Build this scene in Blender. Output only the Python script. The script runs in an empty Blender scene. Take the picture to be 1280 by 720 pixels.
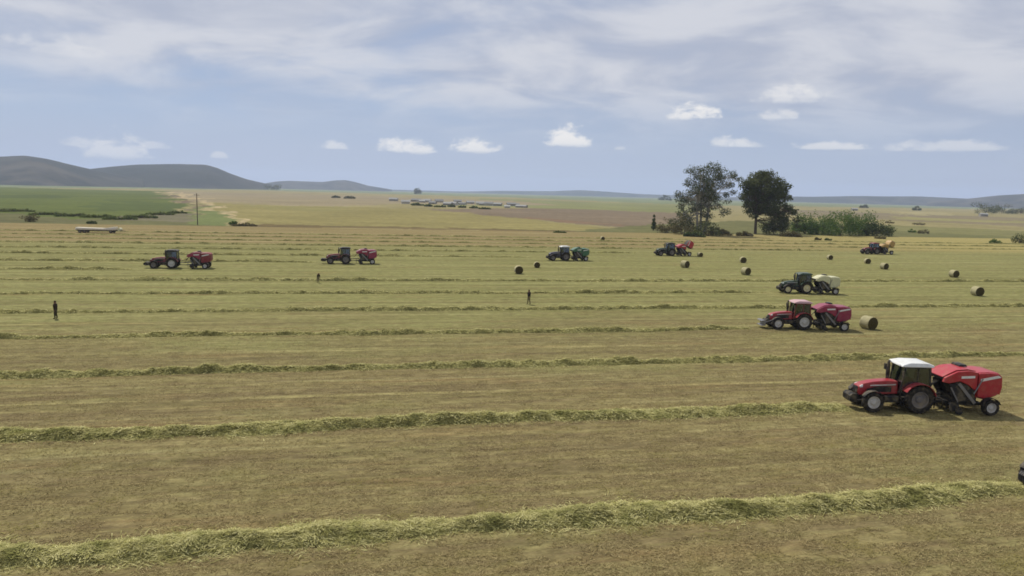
import bpy, bmesh, math, random
import numpy as np
from mathutils import Matrix, Vector
R = math.radians
random.seed(7)
RNG = np.random.default_rng(7)

# ------------------------------------------------------------------ camera, sky, sun, exposure
scene = bpy.context.scene
COL = scene.collection
W, H, FPX = 1280.0, 720.0, 900.0
CAM_H, PITCH, ROLL = 13.0, math.atan(119 / 900.0), 0.026
cp, sp, cr, sr = math.cos(PITCH), math.sin(PITCH), math.cos(ROLL), math.sin(ROLL)
FWD = np.array([0, cp, -sp]); UP0 = np.array([0, sp, cp]); RT0 = np.array([1.0, 0, 0])
RT = RT0 * cr + UP0 * sr
UP = UP0 * cr - RT0 * sr
cam_d = bpy.data.cameras.new('camera'); cam_d.sensor_width = 36; cam_d.lens = FPX / W * 36
cam_d.clip_start = 0.5; cam_d.clip_end = 40000
cam = bpy.data.objects.new('camera', cam_d); COL.objects.link(cam)
cam.matrix_world = Matrix(((RT[0], UP[0], -FWD[0], 0), (RT[1], UP[1], -FWD[1], 0), (RT[2], UP[2], -FWD[2], CAM_H), (0, 0, 0, 1)))
scene.camera = cam
SUN_EL, SUN_AZ = R(56), R(-38)          # azimuth from +Y, clockwise positive
world = bpy.data.worlds.new('World'); scene.world = world; world.use_nodes = True
SKY_STRENGTH = 0.10
sun_d = bpy.data.lights.new('sun', 'SUN'); sun_d.energy = 4.0; sun_d.angle = R(2); sun_d.color = (1.0, 0.95, 0.86)
sun = bpy.data.objects.new('sun', sun_d); COL.objects.link(sun)
to_sun = Vector((math.sin(SUN_AZ) * math.cos(SUN_EL), math.cos(SUN_AZ) * math.cos(SUN_EL), math.sin(SUN_EL)))
sun.rotation_euler = to_sun.to_track_quat('Z', 'Y').to_euler()
sun.location = (0, 0, 300)
scene.view_settings.view_transform = 'Standard'; scene.view_settings.look = 'None'
scene.view_settings.exposure = 0.03; scene.view_settings.gamma = 1.0
scene.view_settings.use_curve_mapping = False
scene.cycles.filter_width = 1.7
scene.cycles.max_bounces = 6; scene.cycles.transparent_max_bounces = 12; scene.cycles.volume_bounces = 1


def ray(px, py):
    d = FWD + RT * ((px - W / 2) / FPX) + UP * ((H / 2 - py) / FPX)
    return d / np.linalg.norm(d)


def G(px, py, z=0.0):
    d = ray(px, py)
    t = (CAM_H - z) / -d[2]
    return np.array([d[0] * t, d[1] * t, z])


def AE(px, py):                          # azimuth, elevation (deg) of a pixel's direction
    d = ray(px, py)
    return math.degrees(math.atan2(d[0], d[1])), math.degrees(math.asin(d[2]))


ROW_A = math.atan(900.0 / 4500.0)        # the mown rows run at this angle to the camera's right
UD = np.array([math.cos(ROW_A), math.sin(ROW_A)]); VD = np.array([-math.sin(ROW_A), math.cos(ROW_A)])


def uv(p): return float(np.dot(p[:2], UD)), float(np.dot(p[:2], VD))


# ------------------------------------------------------------------ small helpers
def vnoise(x, y, seed=0):
    x = np.asarray(x, float); y = np.asarray(y, float)
    xi = np.floor(x).astype(np.int64); yi = np.floor(y).astype(np.int64)
    xf = x - xi; yf = y - yi
    def h(a, b):
        n = (a * 374761393 + b * 668265263 + seed * 1274126177) & 0x7fffffff
        n = ((n ^ (n >> 13)) * 1274126177) & 0x7fffffff
        return ((n ^ (n >> 16)) & 0xffff) / 65535.0
    sx = xf * xf * (3 - 2 * xf); sy = yf * yf * (3 - 2 * yf)
    a = h(xi, yi) * (1 - sx) + h(xi + 1, yi) * sx
    b = h(xi, yi + 1) * (1 - sx) + h(xi + 1, yi + 1) * sx
    return a * (1 - sy) + b * sy


def fbm(x, y, oct=4, seed=0):
    s = 0; a = 0.5; t = 0
    for k in range(oct):
        s = s + a * vnoise(x * 2 ** k, y * 2 ** k, seed + k * 17); t += a; a *= 0.55
    return s / t


def sstep(x, a, b):
    t = np.clip((x - a) / (b - a), 0, 1)
    return t * t * (3 - 2 * t)


def tag(o, label=None, cat=None, group=None, kind=None):
    if label: o['label'] = label
    if cat: o['category'] = cat
    if group: o['group'] = group
    if kind: o['kind'] = kind
    return o


def empty(name, loc, rz=0.0):
    o = bpy.data.objects.new(name, None); COL.objects.link(o)
    o.location = loc; o.rotation_euler = (0, 0, rz); o.empty_display_size = 0.3
    return o


def mesh_np(name, verts, faces, mat=None, parent=None, smooth=True, link=True):
    """faces: int array (n,3) or (n,4)"""
    verts = np.asarray(verts, np.float32); faces = np.asarray(faces, np.int32)
    me = bpy.data.meshes.new(name)
    n, k = faces.shape
    me.vertices.add(len(verts)); me.vertices.foreach_set('co', verts.ravel())
    me.loops.add(n * k); me.loops.foreach_set('vertex_index', faces.ravel())
    me.polygons.add(n); me.polygons.foreach_set('loop_start', np.arange(0, n * k, k, dtype=np.int32))
    me.polygons.foreach_set('loop_total', np.full(n, k, np.int32))
    me.polygons.foreach_set('use_smooth', np.full(n, smooth, bool))
    me.update(calc_edges=True); me.validate()
    if mat: me.materials.append(mat)
    o = bpy.data.objects.new(name, me)
    if link: COL.objects.link(o)
    if parent: o.parent = parent
    return o


class MB:
    """collects simple solids into one mesh"""
    def __init__(s): s.v = []; s.f = []
    def add(s, vs, fs):
        b = len(s.v); s.v += [tuple(map(float, p)) for p in vs]; s.f += [tuple(i + b for i in f) for f in fs]; return s
    def box(s, x0, x1, y0, y1, z0, z1, tx=0.0, ty=0.0):
        return s.add([(x0, y0, z0), (x1, y0, z0), (x1, y1, z0), (x0, y1, z0),
                      (x0 + tx, y0 + ty, z1), (x1 - tx, y0 + ty, z1), (x1 - tx, y1 - ty, z1), (x0 + tx, y1 - ty, z1)],
                     [(0, 3, 2, 1), (4, 5, 6, 7), (0, 1, 5, 4), (1, 2, 6, 5), (2, 3, 7, 6), (3, 0, 4, 7)])
    def prism(s, prof, y0, y1, ins=None):
        """profile of (x, z) extruded across y; ins(x, z) narrows the half width"""
        n = len(prof); c = (y0 + y1) / 2
        f = (lambda x, z: 1.0) if ins is None else ins
        a = [(x, c + (y0 - c) * f(x, z), z) for x, z in prof]; b = [(x, c + (y1 - c) * f(x, z), z) for x, z in prof]
        return s.add(a + b, [tuple(range(n)), tuple(range(2 * n - 1, n - 1, -1))] +
                     [(i, i + n, (i + 1) % n + n, (i + 1) % n) for i in range(n)])
    def bar(s, p0, p1, w, h=None):
        h = h or w
        p0 = Vector(p0); p1 = Vector(p1); d = (p1 - p0).normalized()
        up = Vector((0, 0, 1)) if abs(d.z) < 0.95 else Vector((1, 0, 0))
        r = d.cross(up).normalized(); q = r.cross(d).normalized()
        vs = [p + r * (w / 2 * a) + q * (h / 2 * b) for p in (p0, p1) for a, b in ((-1, -1), (1, -1), (1, 1), (-1, 1))]
        return s.add(vs, [(3, 2, 1, 0), (4, 5, 6, 7), (0, 1, 5, 4), (1, 2, 6, 5), (2, 3, 7, 6), (3, 0, 4, 7)])
    def tube(s, pts, rad, n=8):
        pts = [Vector(p) for p in pts]
        if not hasattr(rad, '__len__'): rad = [rad] * len(pts)
        vs = []; fs = []
        for i, p in enumerate(pts):
            d = (pts[min(i + 1, len(pts) - 1)] - pts[max(i - 1, 0)]).normalized()
            up = Vector((0, 0, 1)) if abs(d.z) < 0.9 else Vector((1, 0, 0))
            r = d.cross(up).normalized(); q = r.cross(d).normalized()
            vs += [p + (r * math.cos(2 * math.pi * k / n) + q * math.sin(2 * math.pi * k / n)) * rad[i] for k in range(n)]
        for i in range(len(pts) - 1):
            for k in range(n):
                a = i * n + k; b = i * n + (k + 1) % n
                fs.append((a, b, b + n, a + n))
        fs.append(tuple(range(n - 1, -1, -1))); m = (len(pts) - 1) * n
        fs.append(tuple(range(m, m + n)))
        return s.add(vs, fs)
    def lathe(s, prof, cx, cy, cz, n=28):
        """profile of (radius, y offset) turned round the axis along y"""
        m = len(prof); vs = []; fs = []
        for k in range(n):
            a = 2 * math.pi * k / n
            vs += [(cx + r * math.cos(a), cy + y, cz + r * math.sin(a)) for r, y in prof]
        for k in range(n):
            for i in range(m - 1):
                a = k * m + i; b = ((k + 1) % n) * m + i
                fs.append((a, a + 1, b + 1, b))
        return s.add(vs, fs)
    def build(s, name, mat, parent=None, bevel=0.0, seg=2, angle=35, loc=None):
        me = bpy.data.meshes.new(name); me.from_pydata(s.v, [], s.f); me.update()
        bm = bmesh.new(); bm.from_mesh(me); bmesh.ops.recalc_face_normals(bm, faces=bm.faces); bm.to_mesh(me); bm.free()
        for p in me.polygons: p.use_smooth = True
        me.set_sharp_from_angle(angle=R(angle))
        me.materials.append(mat)
        o = bpy.data.objects.new(name, me); COL.objects.link(o)
        if parent: o.parent = parent
        if loc is not None: o.location = loc
        if bevel:
            m = o.modifiers.new('bevel', 'BEVEL'); m.width = bevel; m.segments = seg; m.limit_method = 'ANGLE'; m.angle_limit = R(40)
            m.harden_normals = True
        return o


# ------------------------------------------------------------------ materials
class NT:
    def __init__(s, tree): s.t = tree; s.n = tree.nodes; s.l = tree.links
    def node(s, typ, **kw):
        n = s.n.new(typ)
        for k, v in kw.items(): setattr(n, k, v)
        return n
    def put(s, sock, val):
        if hasattr(val, 'is_linked') or isinstance(val, bpy.types.NodeSocket): s.l.new(val, sock)
        else: sock.default_value = val
    def math(s, op, a, b=None, c=None, clamp=False):
        n = s.node('ShaderNodeMath', operation=op, use_clamp=clamp); s.put(n.inputs[0], a)
        if b is not None: s.put(n.inputs[1], b)
        if c is not None: s.put(n.inputs[2], c)
        return n.outputs[0]
    def step(s, x, a, b):
        n = s.node('ShaderNodeMapRange', interpolation_type='SMOOTHSTEP'); s.put(n.inputs[0], x); s.put(n.inputs[1], a); s.put(n.inputs[2], b)
        return n.outputs[0]
    def mix(s, f, a, b, blend='MIX'):
        n = s.node('ShaderNodeMix', data_type='RGBA', blend_type=blend); s.put(n.inputs[0], f)
        s.put(n.inputs[6], a if not isinstance(a, tuple) else (*a, 1)[:4]); s.put(n.inputs[7], b if not isinstance(b, tuple) else (*b, 1)[:4])
        return n.outputs[2]
    def noise(s, vec, scale, detail=3.0, rough=0.55, dist=0.0):
        n = s.node('ShaderNodeTexNoise'); s.put(n.inputs['Vector'], vec); n.inputs['Scale'].default_value = scale
        n.inputs['Detail'].default_value = detail; n.inputs['Roughness'].default_value = rough; n.inputs['Distortion'].default_value = dist
        return n.outputs[0]
    def mapping(s, vec, scale=(1, 1, 1), loc=(0, 0, 0), rot=(0, 0, 0)):
        n = s.node('ShaderNodeMapping'); s.put(n.inputs[0], vec); n.inputs[1].default_value = loc; n.inputs[2].default_value = rot; n.inputs[3].default_value = scale
        return n.outputs[0]
    def ramp(s, f, stops):
        n = s.node('ShaderNodeValToRGB'); s.put(n.inputs[0], f); e = n.color_ramp.elements
        while len(e) < len(stops): e.new(0.5)
        for el, (p, c) in zip(e, stops): el.position = p; el.color = (*c, 1)
        return n.outputs[0]


def new_mat(name):
    m = bpy.data.materials.new(name); m.use_nodes = True
    t = NT(m.node_tree); b = m.node_tree.nodes['Principled BSDF']
    return m, t, b


def paint(name, col, rough=0.45, dust=0.25, metal=0.0, coat=0.25, col2=None, scale=3.0):
    m, t, b = new_mat(name)
    tc = t.node('ShaderNodeTexCoord').outputs['Object']
    n = t.noise(tc, scale, 4, 0.6); n2 = t.noise(tc, scale * 6, 3)
    c = t.mix(t.step(n2, 0.3, 0.8), col, col2 or tuple(x * 0.78 for x in col))
    c = t.mix(t.math('MULTIPLY', t.step(n, 0.40, 0.72), dust * 1.5), c, (0.30, 0.24, 0.14))
    t.put(b.inputs['Base Color'], c); b.inputs['Metallic'].default_value = metal
    t.put(b.inputs['Roughness'], t.math('MULTIPLY_ADD', n, 0.3, rough - 0.12))
    b.inputs['Specular IOR Level'].default_value = 0.5 if coat else 0.2; b.inputs['Coat Weight'].default_value = coat; b.inputs['Coat Roughness'].default_value = 0.2
    return m


def glass_mat(name, tint):
    m, t, b = new_mat(name); t.n.remove(b)
    out = t.n['Material Output']
    tr = t.node('ShaderNodeBsdfTransparent'); tr.inputs[0].default_value = (*tint, 1)
    gl = t.node('ShaderNodeBsdfGlossy'); gl.inputs['Color'].default_value = (0.9, 0.95, 1, 1); gl.inputs['Roughness'].default_value = 0.08
    lw = t.node('ShaderNodeLayerWeight'); lw.inputs[0].default_value = 0.35
    mx = t.node('ShaderNodeMixShader'); t.put(mx.inputs[0], t.math('MULTIPLY_ADD', lw.outputs['Fresnel'], 0.8, 0.06, clamp=True))
    t.l.new(tr.outputs[0], mx.inputs[1]); t.l.new(gl.outputs[0], mx.inputs[2]); t.l.new(mx.outputs[0], out.inputs[0])
    return m


def leaf_mat(name, a, b_, c, trans=0.3, nscale=0.5):
    """foliage or hay: every leaf island takes its own tone between a and b, clumps drift to c"""
    m, t, b = new_mat(name); t.n.remove(b); out = t.n['Material Output']
    geo = t.node('ShaderNodeNewGeometry'); tc = t.node('ShaderNodeTexCoord').outputs['Object']
    n = t.noise(tc, nscale, 3)
    col = t.mix(geo.outputs['Random Per Island'], a, b_)
    col = t.mix(t.step(n, 0.45, 0.72), col, c)
    d = t.node('ShaderNodeBsdfDiffuse'); t.put(d.inputs[0], col)
    tr = t.node('ShaderNodeBsdfTranslucent'); t.put(tr.inputs[0], col)
    mx = t.node('ShaderNodeMixShader'); mx.inputs[0].default_value = trans
    t.l.new(d.outputs[0], mx.inputs[1]); t.l.new(tr.outputs[0], mx.inputs[2]); t.l.new(mx.outputs[0], out.inputs[0])
    return m


def rough_mat(name, a, b_, scale=2.0, rough=0.95, bump=0.0, c=None):
    m, t, b = new_mat(name); tc = t.node('ShaderNodeTexCoord').outputs['Object']
    n = t.noise(tc, scale, 5, 0.65)
    col = t.mix(t.step(n, 0.3, 0.7), a, b_)
    if c: col = t.mix(t.step(t.noise(tc, scale * 0.13, 4), 0.45, 0.65), col, c)
    t.put(b.inputs['Base Color'], col); b.inputs['Roughness'].default_value = rough; b.inputs['Specular IOR Level'].default_value = 0.15
    if bump:
        bp = t.node('ShaderNodeBump'); bp.inputs['Strength'].default_value = 0.6; bp.inputs['Distance'].default_value = bump
        t.put(bp.inputs['Height'], n); t.l.new(bp.outputs[0], b.inputs['Normal'])
    return m


M = {}
M['red'] = paint('red_paint', (0.31, 0.009, 0.018), 0.42, 0.12)
M['bright_red'] = paint('bright_red_paint', (0.40, 0.010, 0.022), 0.42, 0.12, coat=0.3)
M['crimson'] = paint('crimson_paint', (0.25, 0.008, 0.05), 0.42, 0.1)
M['maroon'] = paint('maroon_paint', (0.19, 0.010, 0.016), 0.55, 0.15, coat=0.02)
M['dark_green'] = paint('dark_green_paint', (0.010, 0.042, 0.012), 0.4, 0.12)
M['navy'] = paint('dark_purple_blue_paint', (0.03, 0.025, 0.06), 0.4, 0.12)
M['green'] = paint('green_paint', (0.03, 0.13, 0.06), 0.4, 0.15)
M['cream'] = paint('cream_paint', (0.62, 0.6, 0.36), 0.45, 0.2)
M['yellow'] = paint('orange_yellow_paint', (0.42, 0.25, 0.06), 0.45, 0.2)
M['white'] = paint('white_paint', (0.74, 0.74, 0.7), 0.4, 0.12)
M['pale_red'] = paint('faded_pink_roof_paint', (0.55, 0.33, 0.34), 0.5, 0.15)
M['black'] = paint('black_metal', (0.018, 0.018, 0.02), 0.5, 0.25, coat=0)
M['grey'] = paint('grey_steel', (0.22, 0.22, 0.23), 0.45, 0.3, metal=0.4, coat=0)
M['rubber'] = paint('tyre_rubber', (0.016, 0.015, 0.015), 0.85, 0.16, coat=0, scale=5)
M['rim'] = paint('silver_rim', (0.55, 0.54, 0.52), 0.5, 0.3, coat=0)
M['dark_rim'] = paint('dark_grey_rim', (0.16, 0.15, 0.15), 0.55, 0.35, coat=0)
M['cream_rim'] = paint('cream_rim', (0.66, 0.6, 0.38), 0.5, 0.25, coat=0)
M['glass'] = glass_mat('cab_glass', (0.42, 0.48, 0.47))
M['lamp'] = paint('lamp_lens', (0.8, 0.8, 0.78), 0.15, 0.0)
M['tail'] = paint('tail_lens', (0.5, 0.05, 0.02), 0.2, 0.0)
M['seat'] = paint('seat_cloth', (0.03, 0.03, 0.035), 0.8, 0.1, coat=0)
M['hay'] = leaf_mat('cut_hay', (0.29, 0.27, 0.085), (0.60, 0.555, 0.27), (0.25, 0.245, 0.082), 0.15, 1.1)
M['stubble'] = leaf_mat('grass_stubble', (0.13, 0.095, 0.04), (0.44, 0.36, 0.18), (0.25, 0.215, 0.075), 0.2, 0.5)
M['mound'] = rough_mat('hay_mound', (0.085, 0.08, 0.024), (0.34, 0.31, 0.115), 3.2, bump=0.2, c=(0.19, 0.175, 0.06))
M['bark_pale'] = rough_mat('pale_bark', (0.30, 0.27, 0.22), (0.42, 0.39, 0.34), 1.2)
M['bark_dark'] = rough_mat('dark_bark', (0.07, 0.055, 0.04), (0.13, 0.10, 0.075), 1.2)
M['gum'] = leaf_mat('gum_leaves', (0.065, 0.082, 0.042), (0.11, 0.13, 0.072), (0.13, 0.14, 0.085), 0.3, 0.25)
M['dark_leaf'] = leaf_mat('dark_leaves', (0.062, 0.075, 0.03), (0.105, 0.12, 0.048), (0.13, 0.14, 0.06), 0.35, 0.3)
M['bush_leaf'] = leaf_mat('bush_leaves', (0.07, 0.12, 0.03), (0.11, 0.165, 0.045), (0.13, 0.185, 0.055), 0.4, 0.3)
M['scrub_leaf'] = leaf_mat('dry_scrub_leaves', (0.10, 0.092, 0.042), (0.18, 0.155, 0.07), (0.15, 0.125, 0.07), 0.2, 0.5)
M['slope_leaf'] = leaf_mat('slope_bush_leaves', (0.10, 0.13, 0.04), (0.15, 0.18, 0.06), (0.13, 0.15, 0.06), 0.5, 0.2)
M['hedge_leaf'] = leaf_mat('hedge_leaves', (0.055, 0.08, 0.028), (0.10, 0.125, 0.045), (0.11, 0.125, 0.05), 0.2, 0.2)

# ------------------------------------------------------------------ sky with cloud layers
def build_sky():
    t = NT(world.node_tree); bg = t.n['Background']
    sky = t.node('ShaderNodeTexSky', sky_type='NISHITA', sun_disc=False, sun_elevation=SUN_EL, sun_rotation=SUN_AZ)
    sky.air_density = 1.0; sky.dust_density = 1.2; sky.ozone_density = 2.0; sky.altitude = 1200
    tc = t.node('ShaderNodeTexCoord').outputs['Generated']
    sx = t.node('ShaderNodeSeparateXYZ'); t.put(sx.inputs[0], tc); x, y, z = sx.outputs
    zz = t.math('MAXIMUM', z, 0.0)
    inv = t.math('DIVIDE', 1.0, t.math('ADD', zz, 0.20))
    cx = t.node('ShaderNodeCombineXYZ'); t.put(cx.inputs[0], t.math('MULTIPLY', x, inv)); t.put(cx.inputs[1], t.math('MULTIPLY', y, inv))
    flat = cx.outputs[0]
    az = t.math('MULTIPLY', t.math('ARCTAN2', x, y), 57.29578)
    el = t.math('MULTIPLY', t.math('ARCSINE', z), 57.29578)
    base = t.mix(1.0, sky.outputs[0], (SKY_STRENGTH,) * 3, 'MULTIPLY')
    base = t.mix(0.6, base, (0.27, 0.355, 0.555))
    base = t.mix(t.step(el, 10.0, 0.0), base, (0.43, 0.495, 0.645))       # moist air lying low over the land
    # broad high sheet, thinner towards the horizon
    n1 = t.noise(t.mapping(flat, (0.75, 0.85, 1), (3.1, 1.7, 0), (0, 0, 0.35)), 1.0, 7, 0.55, 0.5)
    n2 = t.noise(t.mapping(flat, (2.0, 2.6, 1), (1.1, 5.7, 0), (0, 0, 0.2)), 1.0, 6, 0.56, 0.4)
    s = t.math('ADD', t.math('MULTIPLY', n1, 0.7), t.math('MULTIPLY', n2, 0.3))
    s = t.math('ADD', s, t.math('MULTIPLY', t.step(el, 2.0, 13.0), 0.10))
    s = t.math('ADD', s, t.math('MULTIPLY', t.step(az, -40.0, 10.0), 0.05))
    eb = t.math('MULTIPLY_ADD', t.math('MAXIMUM', t.math('MULTIPLY', az, -1.0), 0.0), 0.17, 6.2)
    env = t.step(t.math('ADD', t.math('SUBTRACT', el, eb), t.math('MULTIPLY', t.math('SUBTRACT', n2, 0.5), 6.0)), -2.5, 2.5)
    s = t.math('MULTIPLY_ADD', env, 0.15, t.math('SUBTRACT', s, 0.06))
    mask = t.math('MULTIPLY', t.step(s, 0.35, 0.69), t.step(el, 2.0, 9.0))
    body = t.mix(t.step(n2, 0.35, 0.65), (0.45, 0.485, 0.585), (0.66, 0.672, 0.72))
    c = t.mix(t.math('MULTIPLY', mask, 0.92), base, body)
    # a few small cumulus
    wv = t.node('ShaderNodeCombineXYZ'); t.put(wv.inputs[0], az); t.put(wv.inputs[1], el)
    nz = t.noise(t.mapping(wv.outputs[0], (0.62, 1.15, 1)), 1.0, 7, 0.6, 0.25)
    ero = t.math('MULTIPLY', t.math('SUBTRACT', nz, 0.5), 3.4)
    total = shade = None
    for px, py, w, h, op in CUMULUS:
        a0, e0 = AE(px, py); sw = w / 2 / FPX * 57.3 * 1.15; sh = h / FPX * 57.3
        dx = t.math('DIVIDE', t.math('SUBTRACT', az, a0), sw)
        de = t.math('SUBTRACT', el, e0 - sh * 0.40)
        dy = t.math('DIVIDE', de, t.math('MULTIPLY_ADD', t.math('GREATER_THAN', de, 0.0), sh * 0.66, sh * 0.24))
        dens = t.math('ADD', t.math('SUBTRACT', 1.0, t.math('ADD', t.math('MULTIPLY', dx, dx), t.math('MULTIPLY', dy, dy))), ero)
        mk = t.math('MULTIPLY', t.step(dens, 0.05, 1.0), op)
        up = t.math('MULTIPLY', t.step(dy, -0.9, 0.35), t.math('GREATER_THAN', mk, 0.001))
        total = mk if total is None else t.math('MAXIMUM', total, mk)
        shade = up if shade is None else t.math('MAXIMUM', shade, up)
    c = t.mix(total, c, t.mix(shade, (0.56, 0.60, 0.69), (0.88, 0.865, 0.85)))
    t.put(bg.inputs[0], c); bg.inputs[1].default_value = 1.0


CUMULUS = [(867, 138, 58, 20, 0.95), (709, 168, 58, 27, 1.0), (592, 179, 64, 21, 0.9), (507, 180, 68, 20, 0.9), (990, 114, 74, 24, 0.6), (974, 140, 44, 16, 0.55),
           (918, 176, 56, 14, 0.65), (1033, 181, 80, 10, 0.6), (1183, 180, 110, 14, 0.45), (145, 180, 66, 30, 0.55), (100, 176, 40, 12, 0.4), (418, 181, 40, 10, 0.55),
           (192, 181, 34, 8, 0.35), (274, 193, 20, 8, 0.4), (776, 184, 16, 6, 0.35), (70, 54, 90, 24, 0.3)]
build_sky()

# ------------------------------------------------------------------ ground beyond and below the hay field
ROW_PX = [655, 524, 451, 410, 384, 366, 351, 339, 329.5, 321.6, 315, 309, 304.5, 300.5, 297]
ROWS = [uv(G(640, y))[1] for y in ROW_PX]
SPACING = (ROWS[6] - ROWS[0]) / 6
ROWS = [ROWS[0] + SPACING * k for k in range(len(ROWS))]
V_EDGE = uv(G(640, 288.5))[1]
V_TAN = uv(G(640, 309))[1]
print('rows', [round(v, 1) for v in ROWS], 'spacing', SPACING, 'edge', V_EDGE, 'tan', V_TAN)

PARCELS = [
    ('far_scrub', (0.045, 0.055, 0.03), [(-500, 209), (430, 236.2), (430, 237.4), (-500, 212.5)]),
    ('pale_green', (0.15, 0.17, 0.085), [(-500, 206), (640, 242.5), (1280, 259), (1280, 262), (860, 256), (640, 247), (320, 237.5), (0, 234), (-500, 224)]),
    ('olive', (0.165, 0.168, 0.07), [(600, 248), (860, 256), (900, 262), (860, 266), (700, 263), (560, 257)]),
    ('green', (0.088, 0.106, 0.028), [(-500, 224), (0, 234), (205, 239), (216, 243), (232, 264), (250, 274), (120, 275), (-500, 270)]),
    ('dark_green', (0.068, 0.085, 0.026), [(-500, 240), (80, 244), (95, 248), (-500, 250)]),
    ('dark_green', (0.07, 0.088, 0.027), [(120, 250), (225, 256), (232, 264), (120, 264)]),
    ('rough_verge', (0.105, 0.102, 0.043), [(-500, 256), (0, 267), (120, 273), (225, 269), (262, 273), (300, 284), (-500, 278)]),
    ('grey_verge', (0.125, 0.113, 0.066), [(150, 270), (236, 266), (246, 278), (150, 276)]),
    ('green_wedge', (0.12, 0.14, 0.05), [(244, 258), (258, 257), (292, 275), (292, 282), (244, 280)]),
    ('pink_tan', (0.215, 0.178, 0.105), [(216, 239), (400, 243), (640, 251), (700, 257), (480, 255), (400, 259), (240, 252)]),
    ('olive_yellow', (0.20, 0.172, 0.066), [(252, 254), (400, 258), (560, 262), (700, 279), (780, 288), (330, 284)]),
    ('olive_dark', (0.19, 0.17, 0.065), [(310, 257), (420, 259), (430, 264), (330, 262)]),
    ('ploughed', (0.155, 0.12, 0.078), [(540, 262), (700, 261), (850, 266), (860, 282), (780, 285), (660, 274)]),
    ('ploughed_red', (0.17, 0.115, 0.07), [(655, 271), (780, 281), (780, 283), (660, 274)]),
    ('green_brown', (0.115, 0.112, 0.045), [(780, 283), (860, 278), (1000, 276), (1290, 292), (1700, 305), (1700, 316), (1000, 298), (700, 291)]),
    ('brown_far', (0.17, 0.14, 0.082), [(990, 262), (1290, 272), (1700, 285), (1700, 296), (1290, 284), (1120, 276), (1000, 272)]),
    ('straw_strip', (0.26, 0.225, 0.11), [(1125, 264), (1190, 266), (1190, 269), (1120, 268)]),
    ('olive_right', (0.21, 0.19, 0.08), [(1120, 270), (1290, 276), (1500, 283), (1500, 285), (1290, 279), (1120, 274)]),
    ('olive_right', (0.15, 0.142, 0.058), [(1100, 281), (1290, 290), (1500, 298), (1500, 304), (1290, 297), (1100, 288)]),
    ('track', (0.16, 0.115, 0.08), [(1180, 299.5), (1290, 302), (1600, 309), (1600, 312), (1290, 305), (1180, 301)]),
    ('dark_edge', (0.12, 0.09, 0.04), [(300, 280), (500, 283.5), (720, 288), (720, 290.5), (500, 286), (300, 282.5)]),
    ('cart_track', (0.34, 0.27, 0.15), [(210, 239.4), (232, 241), (298, 270), (316, 279), (309, 279), (286, 268), (232, 247)]),
    ('bank', (0.13, 0.10, 0.065), [(214, 243), (226, 245), (256, 262), (250, 264), (226, 252)]),
]


def in_poly(px, py, poly):
    inside = np.zeros(px.shape, bool); n = len(poly)
    for i in range(n):
        x0, y0 = poly[i]; x1, y1 = poly[(i + 1) % n]
        c = ((y0 > py) != (y1 > py)) & (px < (x1 - x0) * (py - y0) / (y1 - y0 + 1e-12) + x0)
        inside ^= c
    return inside


def ground_h(X, Y):
    D = np.hypot(X, Y); V = X * VD[0] + Y * VD[1]
    roll = (fbm(X / 260.0, Y / 260.0, 3, 5) - 0.5) * 1.6 * sstep(V, V_EDGE + 5, V_EDGE + 260)
    return roll - 0.06


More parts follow.
